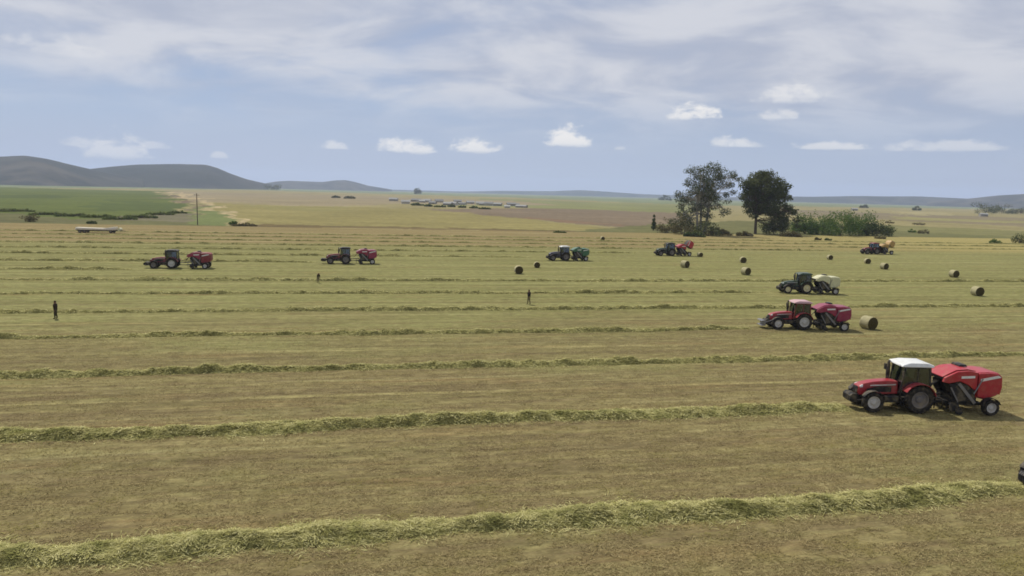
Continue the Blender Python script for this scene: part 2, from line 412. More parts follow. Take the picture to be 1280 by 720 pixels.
def build_ground():
    az = np.concatenate([np.arange(-180, -62, 6.0), np.arange(-62, 62, 0.14), np.arange(62, 180.1, 6.0)])
    dep = np.concatenate([np.arange(700, 70, -16.0), np.arange(70, 3, -0.45), np.array([3, 2.6, 2.2, 1.9, 1.7, 1.5])])
    dist = CAM_H * FPX / dep
    A, D = np.meshgrid(np.radians(az), dist)
    X = np.sin(A) * D; Y = np.cos(A) * D
    Z = ground_h(X, Y)
    nr, nc = X.shape
    verts = np.stack([X, Y, Z], -1).reshape(-1, 3)
    verts = np.vstack([verts, [[0, 0, -0.06]]])
    i, j = np.meshgrid(np.arange(nr - 1), np.arange(nc - 1), indexing='ij')
    a = (i * nc + j).ravel()
    quads = np.stack([a, a + 1, a + nc + 1, a + nc], 1)
    k = np.arange(nc - 1); cidx = nr * nc
    tri = np.stack([np.full(nc - 1, cidx), k + 1, k, k], 1)
    # colours of the land parcels; parcel edges wander with the ground
    Xp = verts[:, 0]; Yp = verts[:, 1]; Dp = np.hypot(Xp, Yp)
    wob = (fbm(Xp / 14, Yp / 14, 4, 9) - 0.5) * Dp * 0.03
    wob2 = (fbm(Xp / 14, Yp / 14, 4, 21) - 0.5) * np.minimum(Dp, 900) * 0.10
    Xq = Xp + wob; Yq = Yp + wob2
    col = np.tile(np.array([0.215, 0.185, 0.085]), (len(Xp), 1))
    big = (fbm(Xp / 55, Yp / 55, 4, 33) - 0.5) * np.clip((Dp - 230) * 0.14, 0, 60)
    Xq = Xq + big * 0.6; Yq = Yq + big
    for nm, c, poly in PARCELS:
        wp = [tuple(G(x, y)[:2]) if y > 241 + ROLL * (x - 640) + 1.6 else tuple(G(x, 241 + ROLL * (x - 640) + 1.6)[:2]) for x, y in poly]
        m = in_poly(Xq, Yq, wp)
        col[m] = c
    f = fbm(Xp / 40, Yp / 40, 4, 3)[:, None]
    col = col * (0.8 + 0.4 * f)
    me_o = mesh_np('ground', verts, quads, None, None)
    me = me_o.data
    # inner fan under the camera
    bm = bmesh.new(); bm.from_mesh(me); bm.verts.ensure_lookup_table()
    for q in range(nc - 1):
        try: bm.faces.new((bm.verts[cidx], bm.verts[q + 1], bm.verts[q]))
        except ValueError: pass
    bmesh.ops.recalc_face_normals(bm, faces=bm.faces); bm.to_mesh(me); bm.free()
    ca = me.color_attributes.new('cover', 'FLOAT_COLOR', 'POINT')
    ca.data.foreach_set('color', np.hstack([col, np.ones((len(col), 1))]).astype(np.float32).ravel())
    m, t, b = new_mat('farmland')
    at = t.node('ShaderNodeAttribute', attribute_name='cover').outputs['Color']
    ob = t.node('ShaderNodeTexCoord').outputs['Object']
    n = t.noise(t.mapping(ob, (0.02, 0.12, 1), rot=(0, 0, -ROW_A)), 1.0, 5, 0.65); n2 = t.noise(ob, 0.25, 5, 0.7)
    k1 = t.math('MULTIPLY_ADD', n, 0.9, 0.55); k2 = t.math('MULTIPLY_ADD', n2, 1.2, 0.4)
    cc = t.node('ShaderNodeCombineXYZ'); kk = t.math('MULTIPLY', k1, k2)
    for q in range(3): t.put(cc.inputs[q], kk)
    c = t.mix(1.0, at, cc.outputs[0], 'MULTIPLY')
    t.put(b.inputs['Base Color'], c); b.inputs['Roughness'].default_value = 1.0; b.inputs['Specular IOR Level'].default_value = 0.05
    me.materials.append(m)
    tag(me_o, 'rolling farmland of green, tan and ploughed parcels running to the horizon', 'ground', kind='structure')


build_ground()


def build_field():
    u = np.linspace(-420, 420, 240); v = np.linspace(-60, V_EDGE, 120)
    U, V = np.meshgrid(u, v)
    Ve = V + (fbm(U / 25, V * 0 + 2, 2, 4) - 0.5) * 3.0 * sstep(V, V_EDGE - 20, V_EDGE)
    verts = np.stack([U, Ve, np.zeros_like(U)], -1).reshape(-1, 3)
    nr, nc = U.shape; i, j = np.meshgrid(np.arange(nr - 1), np.arange(nc - 1), indexing='ij'); a = (i * nc + j).ravel()
    m, t, b = new_mat('mown_hay_field')
    ob = t.node('ShaderNodeTexCoord').outputs['Object']
    s = t.node('ShaderNodeSeparateXYZ'); t.put(s.inputs[0], ob); U_, V_ = s.outputs[0], s.outputs[1]
    wig = t.math('MULTIPLY', t.math('SUBTRACT', t.noise(t.mapping(ob, (0.03, 0.03, 1)), 1.0, 2), 0.5), 1.2)
    Vw = t.math('ADD', V_, wig)
    cmb = t.node('ShaderNodeCombineXYZ'); t.put(cmb.inputs[0], U_); t.put(cmb.inputs[1], Vw)
    st1 = t.noise(t.mapping(cmb.outputs[0], (0.012, 0.42, 1)), 1.0, 4, 0.6)          # long streaks along the rows
    st2 = t.noise(t.mapping(cmb.outputs[0], (0.07, 1.7, 1), (4, 9, 0)), 1.0, 4, 0.65)
    pat = t.noise(t.mapping(ob, (0.05, 0.11, 1)), 1.0, 4, 0.6)                        # patches
    fine = t.noise(t.mapping(ob, (5.0, 9.0, 1)), 1.0, 4, 0.7)                         # stubble grain
    mid = t.noise(t.mapping(ob, (1.0, 2.2, 1)), 1.0, 4, 0.7)
    st3 = t.noise(t.mapping(cmb.outputs[0], (0.22, 4.2, 1), (8, 2, 0)), 1.0, 4, 0.7)
    sw = t.math('ADD', t.math('ADD', t.math('MULTIPLY', st1, 0.38), t.math('MULTIPLY', st2, 0.40)), t.math('MULTIPLY', st3, 0.28))
    sw = t.math('MULTIPLY_ADD', t.math('SUBTRACT', sw, 0.53), 1.35, 0.50)
    near = t.ramp(sw, [(0.30, (0.135, 0.104, 0.050)), (0.46, (0.20, 0.158, 0.076)), (0.54, (0.225, 0.186, 0.080)), (0.66, (0.31, 0.265, 0.12))])
    far = t.ramp(sw, [(0.30, (0.125, 0.116, 0.046)), (0.45, (0.202, 0.196, 0.070)), (0.56, (0.258, 0.250, 0.094)), (0.68, (0.33, 0.315, 0.14))])
    fz = t.step(t.math('MULTIPLY_ADD', t.math('SUBTRACT', pat, 0.5), 50.0, V_), 42.0, 92.0)
    c = t.mix(fz, near, far)
    green = t.math('MULTIPLY', t.step(pat, 0.5, 0.68), 0.45)
    c = t.mix(green, c, (0.245, 0.24, 0.09))
    # thin straw lines left half way between the raked rows, and raked clean ground beside each row
    ph = t.math('FRACT', t.math('DIVIDE', t.math('SUBTRACT', Vw, ROWS[0] - 40 * SPACING), SPACING))
    d5 = t.math('ABSOLUTE', t.math('SUBTRACT', ph, 0.47))
    line = t.math('MULTIPLY', t.step(d5, 0.035, 0.008), t.math('MULTIPLY', t.step(st2, 0.36, 0.6), 0.75))
    line = t.math('MULTIPLY', line, t.step(t.noise(t.mapping(cmb.outputs[0], (0.008, 0.09, 1), (2.2, 0.4, 0)), 1.0, 2), 0.44, 0.58))
    c = t.mix(line, c, (0.38, 0.33, 0.14))
    for off, wdt, amt, sx_ in ((0.20, 0.03, 0.35, 5.1), (0.76, 0.025, 0.4, 9.7), (0.62, 0.02, 0.3, 1.3)):
        l2 = t.math('MULTIPLY', t.step(t.math('ABSOLUTE', t.math('SUBTRACT', ph, off)), wdt, 0.006), t.step(t.noise(t.mapping(cmb.outputs[0], (0.03, 0.5, 1), (sx_, 3, 0)), 1.0, 3), 0.46, 0.62))
        c = t.mix(t.math('MULTIPLY', l2, amt), c, (0.40, 0.36, 0.17))
    dk = t.math('MULTIPLY', t.step(t.math('ABSOLUTE', t.math('SUBTRACT', ph, 0.41)), 0.06, 0.02), 0.35)
    c = t.mix(dk, c, (0.14, 0.115, 0.05))
    # old rows already lifted far off leave alternating tones
    blot = t.noise(t.mapping(ob, (0.45, 1.0, 1), (3, 1, 0)), 1.0, 5, 0.72)
    c = t.mix(t.math('MULTIPLY', t.step(blot, 0.50, 0.66), 0.45), c, (0.32, 0.275, 0.125))
    c = t.mix(t.math('MULTIPLY', t.step(blot, 0.48, 0.34), 0.5), c, (0.15, 0.11, 0.055))
    warm = t.noise(t.mapping(cmb.outputs[0], (0.06, 0.5, 1), (21, 5, 0)), 1.0, 4, 0.65)
    c = t.mix(t.math('MULTIPLY', t.step(warm, 0.54, 0.7), 0.35), c, (0.29, 0.19, 0.085))
    tn = t.step(t.math('MULTIPLY_ADD', t.math('SUBTRACT', pat, 0.5), 14.0, V_), V_TAN - 8, V_TAN + 10)
    tanc = t.ramp(st1, [(0.34, (0.17, 0.135, 0.055)), (0.48, (0.29, 0.23, 0.105)), (0.56, (0.22, 0.165, 0.068)), (0.66, (0.36, 0.295, 0.145))])
    ylw = t.step(U_, 60.0, 200.0)
    tanc = t.mix(t.math('MULTIPLY', ylw, 0.7), tanc, (0.36, 0.31, 0.11))
    c = t.mix(tn, c, tanc)
    k = t.math('MULTIPLY', t.math('MULTIPLY_ADD', fine, 0.9, 0.40), t.math('MULTIPLY_ADD', mid, 1.5, 0.19))
    cc = t.node('ShaderNodeCombineXYZ')
    for q in range(3): t.put(cc.inputs[q], k)
    c = t.mix(1.0, c, cc.outputs[0], 'MULTIPLY')
    t.put(b.inputs['Base Color'], c); b.inputs['Roughness'].default_value = 1.0; b.inputs['Specular IOR Level'].default_value = 0.05
    bp = t.node('ShaderNodeBump'); bp.inputs['Strength'].default_value = 0.5; bp.inputs['Distance'].default_value = 0.12
    t.put(bp.inputs['Height'], t.math('ADD', fine, t.math('MULTIPLY', mid, 1.2))); t.l.new(bp.outputs[0], b.inputs['Normal'])
    o = mesh_np('hay_field', verts, np.stack([a, a + 1, a + nc + 1, a + nc], 1), m)
    o.rotation_euler = (0, 0, ROW_A)
    tag(o, 'mown hay field of brown and straw coloured stubble in long streaks', 'field', kind='structure')


build_field()

# ------------------------------------------------------------------ hills on the skyline
M['hill'] = rough_mat('hill_cover', (0.008, 0.014, 0.014), (0.075, 0.068, 0.055), 0.007, c=(0.02, 0.026, 0.02))


def hill(outline, dist, depth, label, seed):
    """outline of (px, py) of the crest seen from afar -> a broad rounded landform at that distance"""
    base = 241
    xs = [p[0] for p in outline]
    px = np.linspace(xs[0], xs[-1], 120)
    py = np.interp(px, xs, [p[1] for p in outline])
    hz = np.maximum(np.array([math.tan(math.radians(AE(a, b)[1])) for a, b in zip(px, py)]) * dist, 0)
    # smooth the crest
    ker = np.array([1, 2, 3, 2, 1.0]); ker /= ker.sum(); hz = np.convolve(np.pad(hz, 2, 'edge'), ker, 'valid')
    azs = np.array([math.radians(AE(x, 240)[0]) for x in px])
    tt = np.linspace(-1, 1, 48)
    Aa, T = np.meshgrid(azs, tt); Hh = np.tile(hz, (len(tt), 1))
    prof = np.cos(np.clip(T, -1, 1) * math.pi / 2) ** 1.3
    Dd = dist + T * depth * (0.35 + 0.65 * Hh / max(hz.max(), 1))
    X = np.sin(Aa) * Dd; Y = np.cos(Aa) * Dd
    X = X / 1.0; n = fbm(X / 260, Y / 260, 5, seed) - 0.5
    Z = Hh * prof * (1 + n * 0.5 * (1 - prof * 0.85)) + n * 110 * prof * (1 - prof) * np.clip(Hh / 60, 0, 1) + CAM_H * prof - 3.0 * (1 - prof)
    nr, nc = X.shape; i, j = np.meshgrid(np.arange(nr - 1), np.arange(nc - 1), indexing='ij'); a = (i * nc + j).ravel()
    o = mesh_np('hill', np.stack([X, Y, Z], -1).reshape(-1, 3), np.stack([a, a + nc, a + nc + 1, a + 1], 1), M['hill'])
    tag(o, label, 'hill', kind='structure')


hill([(-260, 216), (-160, 204), (-60, 198), (0, 196), (35, 195), (62, 199), (85, 205), (112, 211), (140, 217), (180, 224)], 2800, 700, 'rounded dark hill cut by the frame edge', 11)
hill([(60, 222), (100, 213), (140, 209), (175, 206), (225, 205), (258, 206), (272, 210), (288, 217), (308, 224), (335, 230)], 3300, 700, 'flat-topped hill with a steep shoulder', 12)
hill([(320, 231), (345, 227), (362, 226), (385, 227), (404, 227.5), (418, 225.5), (432, 225), (444, 227.5), (460, 232), (490, 237)], 5200, 500, 'low knoll on the skyline', 13)
hill([(480, 237.5), (560, 239.5), (600, 239), (625, 238.5), (690, 239), (725, 237.5), (750, 239), (800, 242.5), (870, 245), (960, 248.5)], 7000, 600, 'faint low ridge on the skyline', 14)
hill([(900, 247), (970, 245), (1010, 246), (1080, 245), (1110, 245.5), (1150, 245.5), (1200, 248), (1240, 250), (1320, 252)], 5600, 600, 'blue low ridge behind the trees', 15)
hill([(1160, 253), (1215, 248), (1250, 244), (1290, 242), (1350, 241), (1450, 243), (1560, 255)], 4800, 600, 'low blue hill at the frame edge', 16)
hill([(1450, 262), (1600, 255), (1800, 252), (2100, 262)], 5200, 600, 'low blue hill past the frame', 17)

# ------------------------------------------------------------------ windrows of cut hay
def blades(cu, cv, cz, length, width, rng, flat=0.5, swirl=0.0):
    """thin bent straw triangles at the given points"""
    n = len(cu)
    th = rng.uniform(0, 2 * math.pi, n); ph = rng.normal(0, flat, n)
    if swirl: th = 9.0 * fbm(cu / 0.9, cv / 0.7, 2, 303) + rng.normal(0, swirl, n)
    d = np.stack([np.cos(th) * np.cos(ph), np.sin(th) * np.cos(ph), np.abs(np.sin(ph))], 1)
    L = length * rng.uniform(0.5, 1.4, n)[:, None]
    s = np.stack([-np.sin(th), np.cos(th), rng.normal(0, 0.5, n)], 1); s /= np.linalg.norm(s, axis=1)[:, None]
    wd = width * rng.uniform(0.6, 1.4, n)[:, None]
    c = np.stack([cu, cv, cz], 1)
    a = c - d * L * 0.5 - s * wd; b = c - d * L * 0.5 + s * wd; e = c + d * L * 0.5 + np.array([0, 0, -1]) * L * 0.08
    verts = np.stack([a, b, e], 1).reshape(-1, 3)
    return verts


def windrow(k, u0, u1, du, wid, hgt, nbl, blen, bwid, label, gap=0.0):
    vc = ROWS[k]
    rng = np.random.default_rng(100 + k)
    us = np.arange(u0, u1, du); m = 15
    ts = np.linspace(-1, 1, m)
    Uu, T = np.meshgrid(us, ts, indexing='ij')
    wob = (fbm(us / 9.0, us * 0 + k * 3.3, 3, 31) - 0.5) * 1.0
    wl = wid * (0.35 + 1.05 * fbm(us / 2.2, us * 0 + k, 4, 41)); hl = hgt * (0.30 + 1.0 * fbm(us / 1.8, us * 0 + k * 7, 4, 51))
    if gap:
        thin = sstep(fbm(us / 11.0, us * 0 + k * 1.7, 3, 91), gap - 0.08, gap + 0.08); hl = hl * (0.55 + 0.45 * thin); wl = wl * (0.75 + 0.25 * thin)
    endt = sstep(us, u0, u0 + 2) * (1 - sstep(us, u1 - 4.0, u1 - 0.2)); hl = hl * (0.15 + 0.85 * endt)
    Vv = vc + wob[:, None] + T * wl[:, None] / 2
    cl = fbm(Uu * 2.3, Vv * 2.9, 4, 61 + k)
    tuft = sstep(fbm(Uu * 1.1 + 40, Vv * 1.5, 4, 81 + k), 0.34, 0.66)
    Z = hl[:, None] * (1 - np.abs(T) ** 1.8) * (0.34 + 0.42 * cl + 0.55 * tuft) + 0.004
    Z[:, 0] = -0.02; Z[:, -1] = -0.02
    Uj = Uu + (fbm(Uu * 3, Vv * 3, 2, 71) - 0.5) * 0.25
    mv = np.stack([Uj, Vv, Z], -1).reshape(-1, 3)
    i, j = np.meshgrid(np.arange(len(us) - 1), np.arange(m - 1), indexing='ij'); a = (i * m + j).ravel()
    mf = np.stack([a, a + m, a + m + 1, a + 1], 1)
    mf = np.vstack([mf[:, [0, 1, 2]], mf[:, [0, 2, 3]]])
    mi = np.zeros(len(mf), np.int32)
    if nbl:
        ii = rng.integers(1, len(us) - 1, nbl); jj = np.clip(rng.normal(0, 0.60, nbl), -1.9, 1.9)
        cu = us[ii] + rng.uniform(-du, du, nbl); cv = vc + wob[ii] + jj * wl[ii] / 2
        jx = np.clip(np.round((jj + 1) / 2 * (m - 1)).astype(int), 0, m - 1)
        cz = np.where(np.abs(jj) < 1, np.maximum(Z[ii, jx], 0), 0) + rng.uniform(0.0, 0.09, nbl)
        bv = blades(cu, cv, cz, blen, bwid, rng, 0.3, 1.0)
        bf = np.arange(len(bv)).reshape(-1, 3) + len(mv)
        mv = np.vstack([mv, bv]); mf = np.vstack([mf, bf]); mi = np.concatenate([mi, np.ones(len(bf), np.int32)])
    o = mesh_np('windrow', mv, mf, M['mound'])
    o.data.materials.append(M['hay']); o.data.polygons.foreach_set('material_index', mi)
    o.rotation_euler = (0, 0, ROW_A)
    return tag(o, label, 'hay row', 'raked rows of cut hay across the field')


# machine placements first: the rows end where a baler has eaten them
def place(px, py): return G(px, py)
TR = dict(near=G(1109, 510), mid=G(984, 410), cream=G(993, 366), gold=G(1087, 317.5), redg=G(831, 319.5), teal=G(698, 325.5), two=G(423, 329.5), first=G(206, 335), edge=None)
UEND = {k: uv(p)[0] for k, p in TR.items() if p is not None}
e_pt = G(1280, 612); u_edge = uv(e_pt)[0]


def seen_u(v, ext=1.5): return -v * (0.71 * ext + 0.2) - 6, v * (0.95 * ext) + 14


def rows_all():
    a, b = seen_u(ROWS[0]); windrow(0, a, u_edge + 0.6, 0.09, 1.7, 0.38, 90000, 0.36, 0.015, 'thick fluffy hay row crossing nearest the bottom of the photo')
    a, b = seen_u(ROWS[1]); windrow(1, a, UEND['near'] - 2.6, 0.11, 1.6, 0.40, 60000, 0.38, 0.018, 'hay row that ends in front of the red tractor with the white roof')
    a, b = seen_u(ROWS[2]); windrow(2, a, b, 0.11, 1.45, 0.42, 46000, 0.34, 0.02, 'unbroken hay row passing just behind the white-roofed red tractor', 0.36)
    a, b = seen_u(ROWS[3]); windrow(3, a, UEND['mid'] - 4.2, 0.14, 1.25, 0.40, 20000, 0.36, 0.026, 'hay row leading to the red tractor with a faded roof and magenta baler', 0.38)
    a, b = seen_u(ROWS[4]); windrow(4, a, b, 0.16, 1.25, 0.42, 20000, 0.38, 0.03, 'patchy hay row at the feet of the person standing mid field', 0.40)
    a, b = seen_u(ROWS[5], 1.3); windrow(5, a, UEND['cream'] - 4.2, 0.22, 1.25, 0.40, 9000, 0.4, 0.035, 'hay row leading to the dark green tractor with the cream baler', 0.38)
    a, b = seen_u(ROWS[6], 1.3); windrow(6, a, b, 0.22, 1.25, 0.44, 10000, 0.42, 0.04, 'hay row running past behind the cream baler', 0.36)
    txt = {7: ('first', 'hay row in front of the maroon tractor on the far side beside the slope'), 8: ('two', 'hay row in front of the maroon tractor nearest the middle'),
           9: ('teal', 'hay row in front of the dark blue tractor with the green baler'), 10: ('redg', 'hay row in front of the dark tractor with the open red baler'),
           11: ('gold', 'hay row in front of the maroon tractor with the open yellow baler')}
    for k in range(7, 12):
        a, b = seen_u(ROWS[k], 1.2); windrow(k, a, UEND[txt[k][0]] - 4, 0.3, 1.25, 0.42, 5000, 0.45, 0.05, txt[k][1], 0.36)
    far = ['first of the thin far hay rows past all the tractors', 'second of the thin far hay rows past all the tractors', 'last thin hay row before the tan field edge']
    for k in range(12, 15):
        a, b = seen_u(ROWS[k], 1.1); windrow(k, a, b, 0.4, 1.25, 0.40, 4000, 0.5, 0.06, far[k - 12], 0.38)


rows_all()


def stubble():
    rng = np.random.default_rng(5); n = 330000
    v = 17 + 52 * rng.uniform(0, 1, n) ** 1.7; u = rng.uniform(-1, 1, n) * (v * 0.85 + 4) + v * 0.12
    keep = fbm(u / 1.2, v / 0.8, 3, 77) > 0.36; u = u[keep]; v = v[keep]
    # cut stalks: short upright or lying pieces
    bv = blades(u, v, np.full(len(u), 0.04), 0.19, 0.0125, rng, 0.5)
    bv[:, 2] = np.maximum(bv[:, 2], 0.002)
    o = mesh_np('stubble', bv, np.arange(len(bv)).reshape(-1, 3), M['stubble']); o.rotation_euler = (0, 0, ROW_A)
    tag(o, 'short dry grass stubble and loose straw lying on the mown ground', 'stubble', kind='stuff')


stubble()

# ------------------------------------------------------------------ tractors
def wheel(parent, name, cx, cy, r, w, rim_mat, lugs=20, hub=0.5):
    hw = w / 2
    t = MB(); rr = r * 0.60
    t.lathe([(rr, -hw * 0.8), (r * 0.80, -hw), (r * 0.93, -hw * 0.95), (r * 0.965, -hw * 0.6), (r * 0.965, hw * 0.6), (r * 0.93, hw * 0.95), (r * 0.80, hw), (rr, hw * 0.8), (rr, -hw * 0.8)], 0, 0, 0, 36)
    for k in range(lugs):
        for s in (-1, 1):
            a = 2 * math.pi * (k + (0.5 if s > 0 else 0)) / lugs; a2 = a + 0.16
            p0 = (math.cos(a) * r * 0.975, s * hw * 0.05, math.sin(a) * r * 0.975); p1 = (math.cos(a2) * r * 0.965, s * hw * 0.97, math.sin(a2) * r * 0.965)
            t.bar(p0, p1, r * 0.055, r * 0.055)
    o = t.build(name, M['rubber'], parent, loc=(cx, cy, r))
    s = 1 if cy > 0 else -1
    q = MB()
    q.lathe([(rr, s * hw * 0.82), (rr * 0.93, s * hw * 0.80), (rr * 0.86, s * hw * 0.30), (rr * 0.45, s * hw * 0.22), (rr * 0.36, s * hw * 0.62), (rr * 0.12, s * hw * 0.70), (0.001, s * hw * 0.70)], 0, 0, 0, 28)
    q.lathe([(rr, -s * hw * 0.82), (rr * 0.86, -s * hw * 0.30), (0.001, -s * hw * 0.25)], 0, 0, 0, 28)
    for k in range(8):
        a = 2 * math.pi * k / 8
        q.bar((math.cos(a) * rr * 0.27, s * hw * 0.6, math.sin(a) * rr * 0.27), (math.cos(a) * rr * 0.27, s * hw * 0.74, math.sin(a) * rr * 0.27), rr * 0.06)
    q.build('rim', rim_mat, o)
    return o


def arc_guard(cx, cz, r, a0, a1, y0, y1, th=0.04, n=12):
    m = MB(); pr = []
    for k in range(n + 1):
        a = R(a0 + (a1 - a0) * k / n); pr.append((cx + math.cos(a) * r, cz + math.sin(a) * r))
    for k in range(n, -1, -1):
        a = R(a0 + (a1 - a0) * k / n); pr.append((cx + math.cos(a) * (r - th), cz + math.sin(a) * (r - th)))
    for k in range(n):
        q = [pr[k], pr[k + 1], pr[2 * n - k], pr[2 * n + 1 - k]]
        m.prism(q, y0, y1)
    return m


def tractor(loc, heading, body, roof, front_rim, rear_rim, label, weight=0.45, cabpaint='black', scale=1.0, fender=None, loader=False):
    t = empty('tractor', (loc[0], loc[1], 0.0), heading); t.scale = (scale,) * 3
    tag(t, label, 'tractor', 'tractors pulling round balers')
    B = M[body]; rr, fr = 0.82, 0.60; fx = 2.62
    FEN = M[fender or body]
    # chassis, axles
    c = MB()
    c.prism([(-0.35, 0.62), (-0.35, 1.12), (0.7, 1.12), (1.1, 0.98), (3.05, 0.98), (3.1, 0.62), (2.2, 0.5), (0.4, 0.48)], -0.28, 0.28)
    c.tube([(0, -0.95, rr), (0, 0.95, rr)], 0.15, 12); c.tube([(fx, -0.85, fr), (fx, 0.85, fr)], 0.11, 10)
    c.box(-0.95, -0.35, -0.05, 0.05, 0.42, 0.5); c.bar((-0.3, 0.35, 0.95), (-0.95, 0.42, 0.55), 0.06); c.bar((-0.3, -0.35, 0.95), (-0.95, -0.42, 0.55), 0.06)
    c.build('chassis', M['black'], t, 0.015)
    # bonnet with a falling nose
    hood = MB()
    prof = [(0.95, 0.98), (0.95, 1.72), (1.6, 1.74), (2.4, 1.66), (2.95, 1.53), (3.22, 1.36), (3.28, 1.05), (3.2, 0.86)]
    hood.prism(prof, -0.42, 0.42, lambda x, z: (1.0 - 0.16 * max(0, x - 1.2) / 2) * (0.8 if z > 1.5 else 1.0))
    h = hood.build('bonnet', B, t, 0.05, 3)
    g = MB(); g.prism([(3.235, 0.95), (3.27, 1.05), (3.215, 1.33), (3.245, 1.34), (3.31, 1.05), (3.27, 0.93)], -0.26, 0.26); g.build('grille', M['black'], h)
    for s in (-1, 1):
        l = MB(); l.prism([(3.0, 1.33), (3.19, 1.30), (3.16, 1.42), (3.0, 1.48)], s * 0.31 - 0.03, s * 0.31 + 0.03)
        l.build('headlight', M['lamp'], h, 0.01)
        v = MB(); v.prism([(1.35, 1.08), (1.35, 1.42), (2.1, 1.42), (2.8, 1.25), (2.8, 1.08)], s * 0.41 - 0.02, s * 0.41 + 0.02, lambda x, z: 1.0)
        vo = v.build('side_vent', M['black'], h, 0.01)
        st = MB(); st.prism([(1.1, 1.50), (1.1, 1.56), (2.6, 1.47), (2.6, 1.42)], s * 0.402 - 0.012, s * 0.402 + 0.012); st.build('stripe', M['rim'], h)  # no real stripe: grey strip paints the light reflected along the bonnet side
    ex = MB(); ex.tube([(1.18, -0.42, 1.5), (1.18, -0.42, 2.1), (1.18, -0.42, 2.72), (1.12, -0.42, 2.8)], [0.09, 0.12, 0.07, 0.06], 10); ex.build('exhaust_pipe', M['black'], t)
    # cab
    x0, x1, z0, z1 = -0.72, 0.95, 1.12, 2.62
    fr_ = MB()
    for s in (-1, 1):
        fr_.bar((x1, s * 0.62, z0), (x1 - 0.18, s * 0.66, z1), 0.07); fr_.bar((x0, s * 0.74, z0 + 0.35), (x0 + 0.05, s * 0.68, z1), 0.09)
        fr_.bar((0.1, s * 0.76, z0 - 0.1), (0.02, s * 0.70, z1), 0.06); fr_.bar((x0, s * 0.74, z0 + 0.36), (0.1, s * 0.77, z0 + 0.3), 0.07)
        fr_.bar((x1 - 0.18, s * 0.66, z1), (x0 + 0.05, s * 0.68, z1), 0.07); fr_.bar((x1, s * 0.62, z0 + 0.02), (0.1, s * 0.75, z0 - 0.12), 0.07)
    fr_.bar((x1, -0.62, z0), (x1, 0.62, z0), 0.08); fr_.bar((x0, -0.74, z0 + 0.36), (x0, 0.74, z0 + 0.36), 0.08)
    fr_.build('cab_frame', M[cabpaint], t, 0.01)
    fl = MB(); fl.box(x0 + 0.05, x1 - 0.05, -0.6, 0.6, 0.98, 1.10); fl.box(x0, x0 + 0.3, -0.66, 0.66, 1.12, 1.5); fl.box(x1 - 0.22, x1 - 0.03, -0.3, 0.3, 1.1, 1.62); fl.build('cab_floor', M['black'], t, 0.02)
    G_ = M['glass']
    w = MB(); w.prism([(x1 + 0.0, z0 + 0.06), (x1 + 0.015, z0 + 0.06), (x1 - 0.165, z1 - 0.03), (x1 - 0.18, z1 - 0.03)], -0.6, 0.6); w.build('windscreen', G_, t)
    w = MB(); w.prism([(x0 - 0.01, z0 + 0.42), (x0 + 0.005, z0 + 0.42), (x0 + 0.05, z1 - 0.03), (x0 + 0.035, z1 - 0.03)], -0.66, 0.66); w.build('rear_window', G_, t)
    for s in (-1, 1):
        d = MB(); d.add([(0.14, s * 0.765, z0 - 0.04), (x1 - 0.03, s * 0.64, z0 + 0.07), (x1 - 0.2, s * 0.665, z1 - 0.04), (0.06, s * 0.705, z1 - 0.04)] +
                        [(0.14, s * 0.750, z0 - 0.04), (x1 - 0.03, s * 0.625, z0 + 0.07), (x1 - 0.2, s * 0.65, z1 - 0.04), (0.06, s * 0.69, z1 - 0.04)],
                        [(0, 1, 2, 3), (7, 6, 5, 4), (0, 4, 5, 1), (1, 5, 6, 2), (2, 6, 7, 3), (3, 7, 4, 0)])
        do = d.build('door', G_, t)
        hd = MB(); hd.bar((0.2, s * 0.785, 1.5), (0.38, s * 0.765, 1.5), 0.03); hd.build('handle', M['black'], do)
        d = MB(); d.add([(x0 + 0.06, s * 0.745, z0 + 0.42), (0.07, s * 0.765, z0 + 0.36), (-0.02, s * 0.705, z1 - 0.04), (x0 + 0.1, s * 0.69, z1 - 0.04)] +
                        [(x0 + 0.06, s * 0.73, z0 + 0.42), (0.07, s * 0.75, z0 + 0.36), (-0.02, s * 0.69, z1 - 0.04), (x0 + 0.1, s * 0.675, z1 - 0.04)],
                        [(0, 1, 2, 3), (7, 6, 5, 4), (0, 4, 5, 1), (1, 5, 6, 2), (2, 6, 7, 3), (3, 7, 4, 0)])
        d.build('side_window', G_, t)
    rf = MB(); rf.prism([(x0 - 0.12, z1 + 0.03), (x0 - 0.12, z1 + 0.16), (x0 + 0.15, z1 + 0.27), (0.5, z1 + 0.28), (x1 + 0.02, z1 + 0.17), (x1 + 0.10, z1 + 0.05), (x1 - 0.1, z1 + 0.03)], -0.80, 0.80,
                        lambda x, z: 0.86 if z > z1 + 0.2 else 1.0)
    ro = rf.build('cab_roof', M[roof], t, 0.05, 3)
    for s in (-1, 1):
        l = MB(); l.box(x1 + 0.075, x1 + 0.125, s * 0.5 - 0.09, s * 0.5 + 0.09, z1 + 0.07, z1 + 0.14); l.build('work_light', M['lamp'], ro)
    st = MB(); st.box(-0.3, 0.18, -0.26, 0.26, 1.42, 1.56); st.prism([(-0.34, 1.52), (-0.22, 1.52), (-0.34, 2.2), (-0.46, 2.2)], -0.25, 0.25); st.box(-0.18, 0.1, -0.12, 0.12, 1.1, 1.42); st.build('seat', M['seat'], t, 0.04)
    sw = MB(); sw.tube([(0.62, 0, 1.3), (0.5, 0, 1.82)], 0.03, 6)
    ring = [(0.5 + 0.12 * math.cos(a) * 0.6, 0.2 * math.sin(a), 1.83 + 0.12 * math.cos(a)) for a in np.linspace(0, 2 * math.pi, 17)]
    sw.tube(ring, 0.018, 6); sw.build('steering_wheel', M['black'], t)
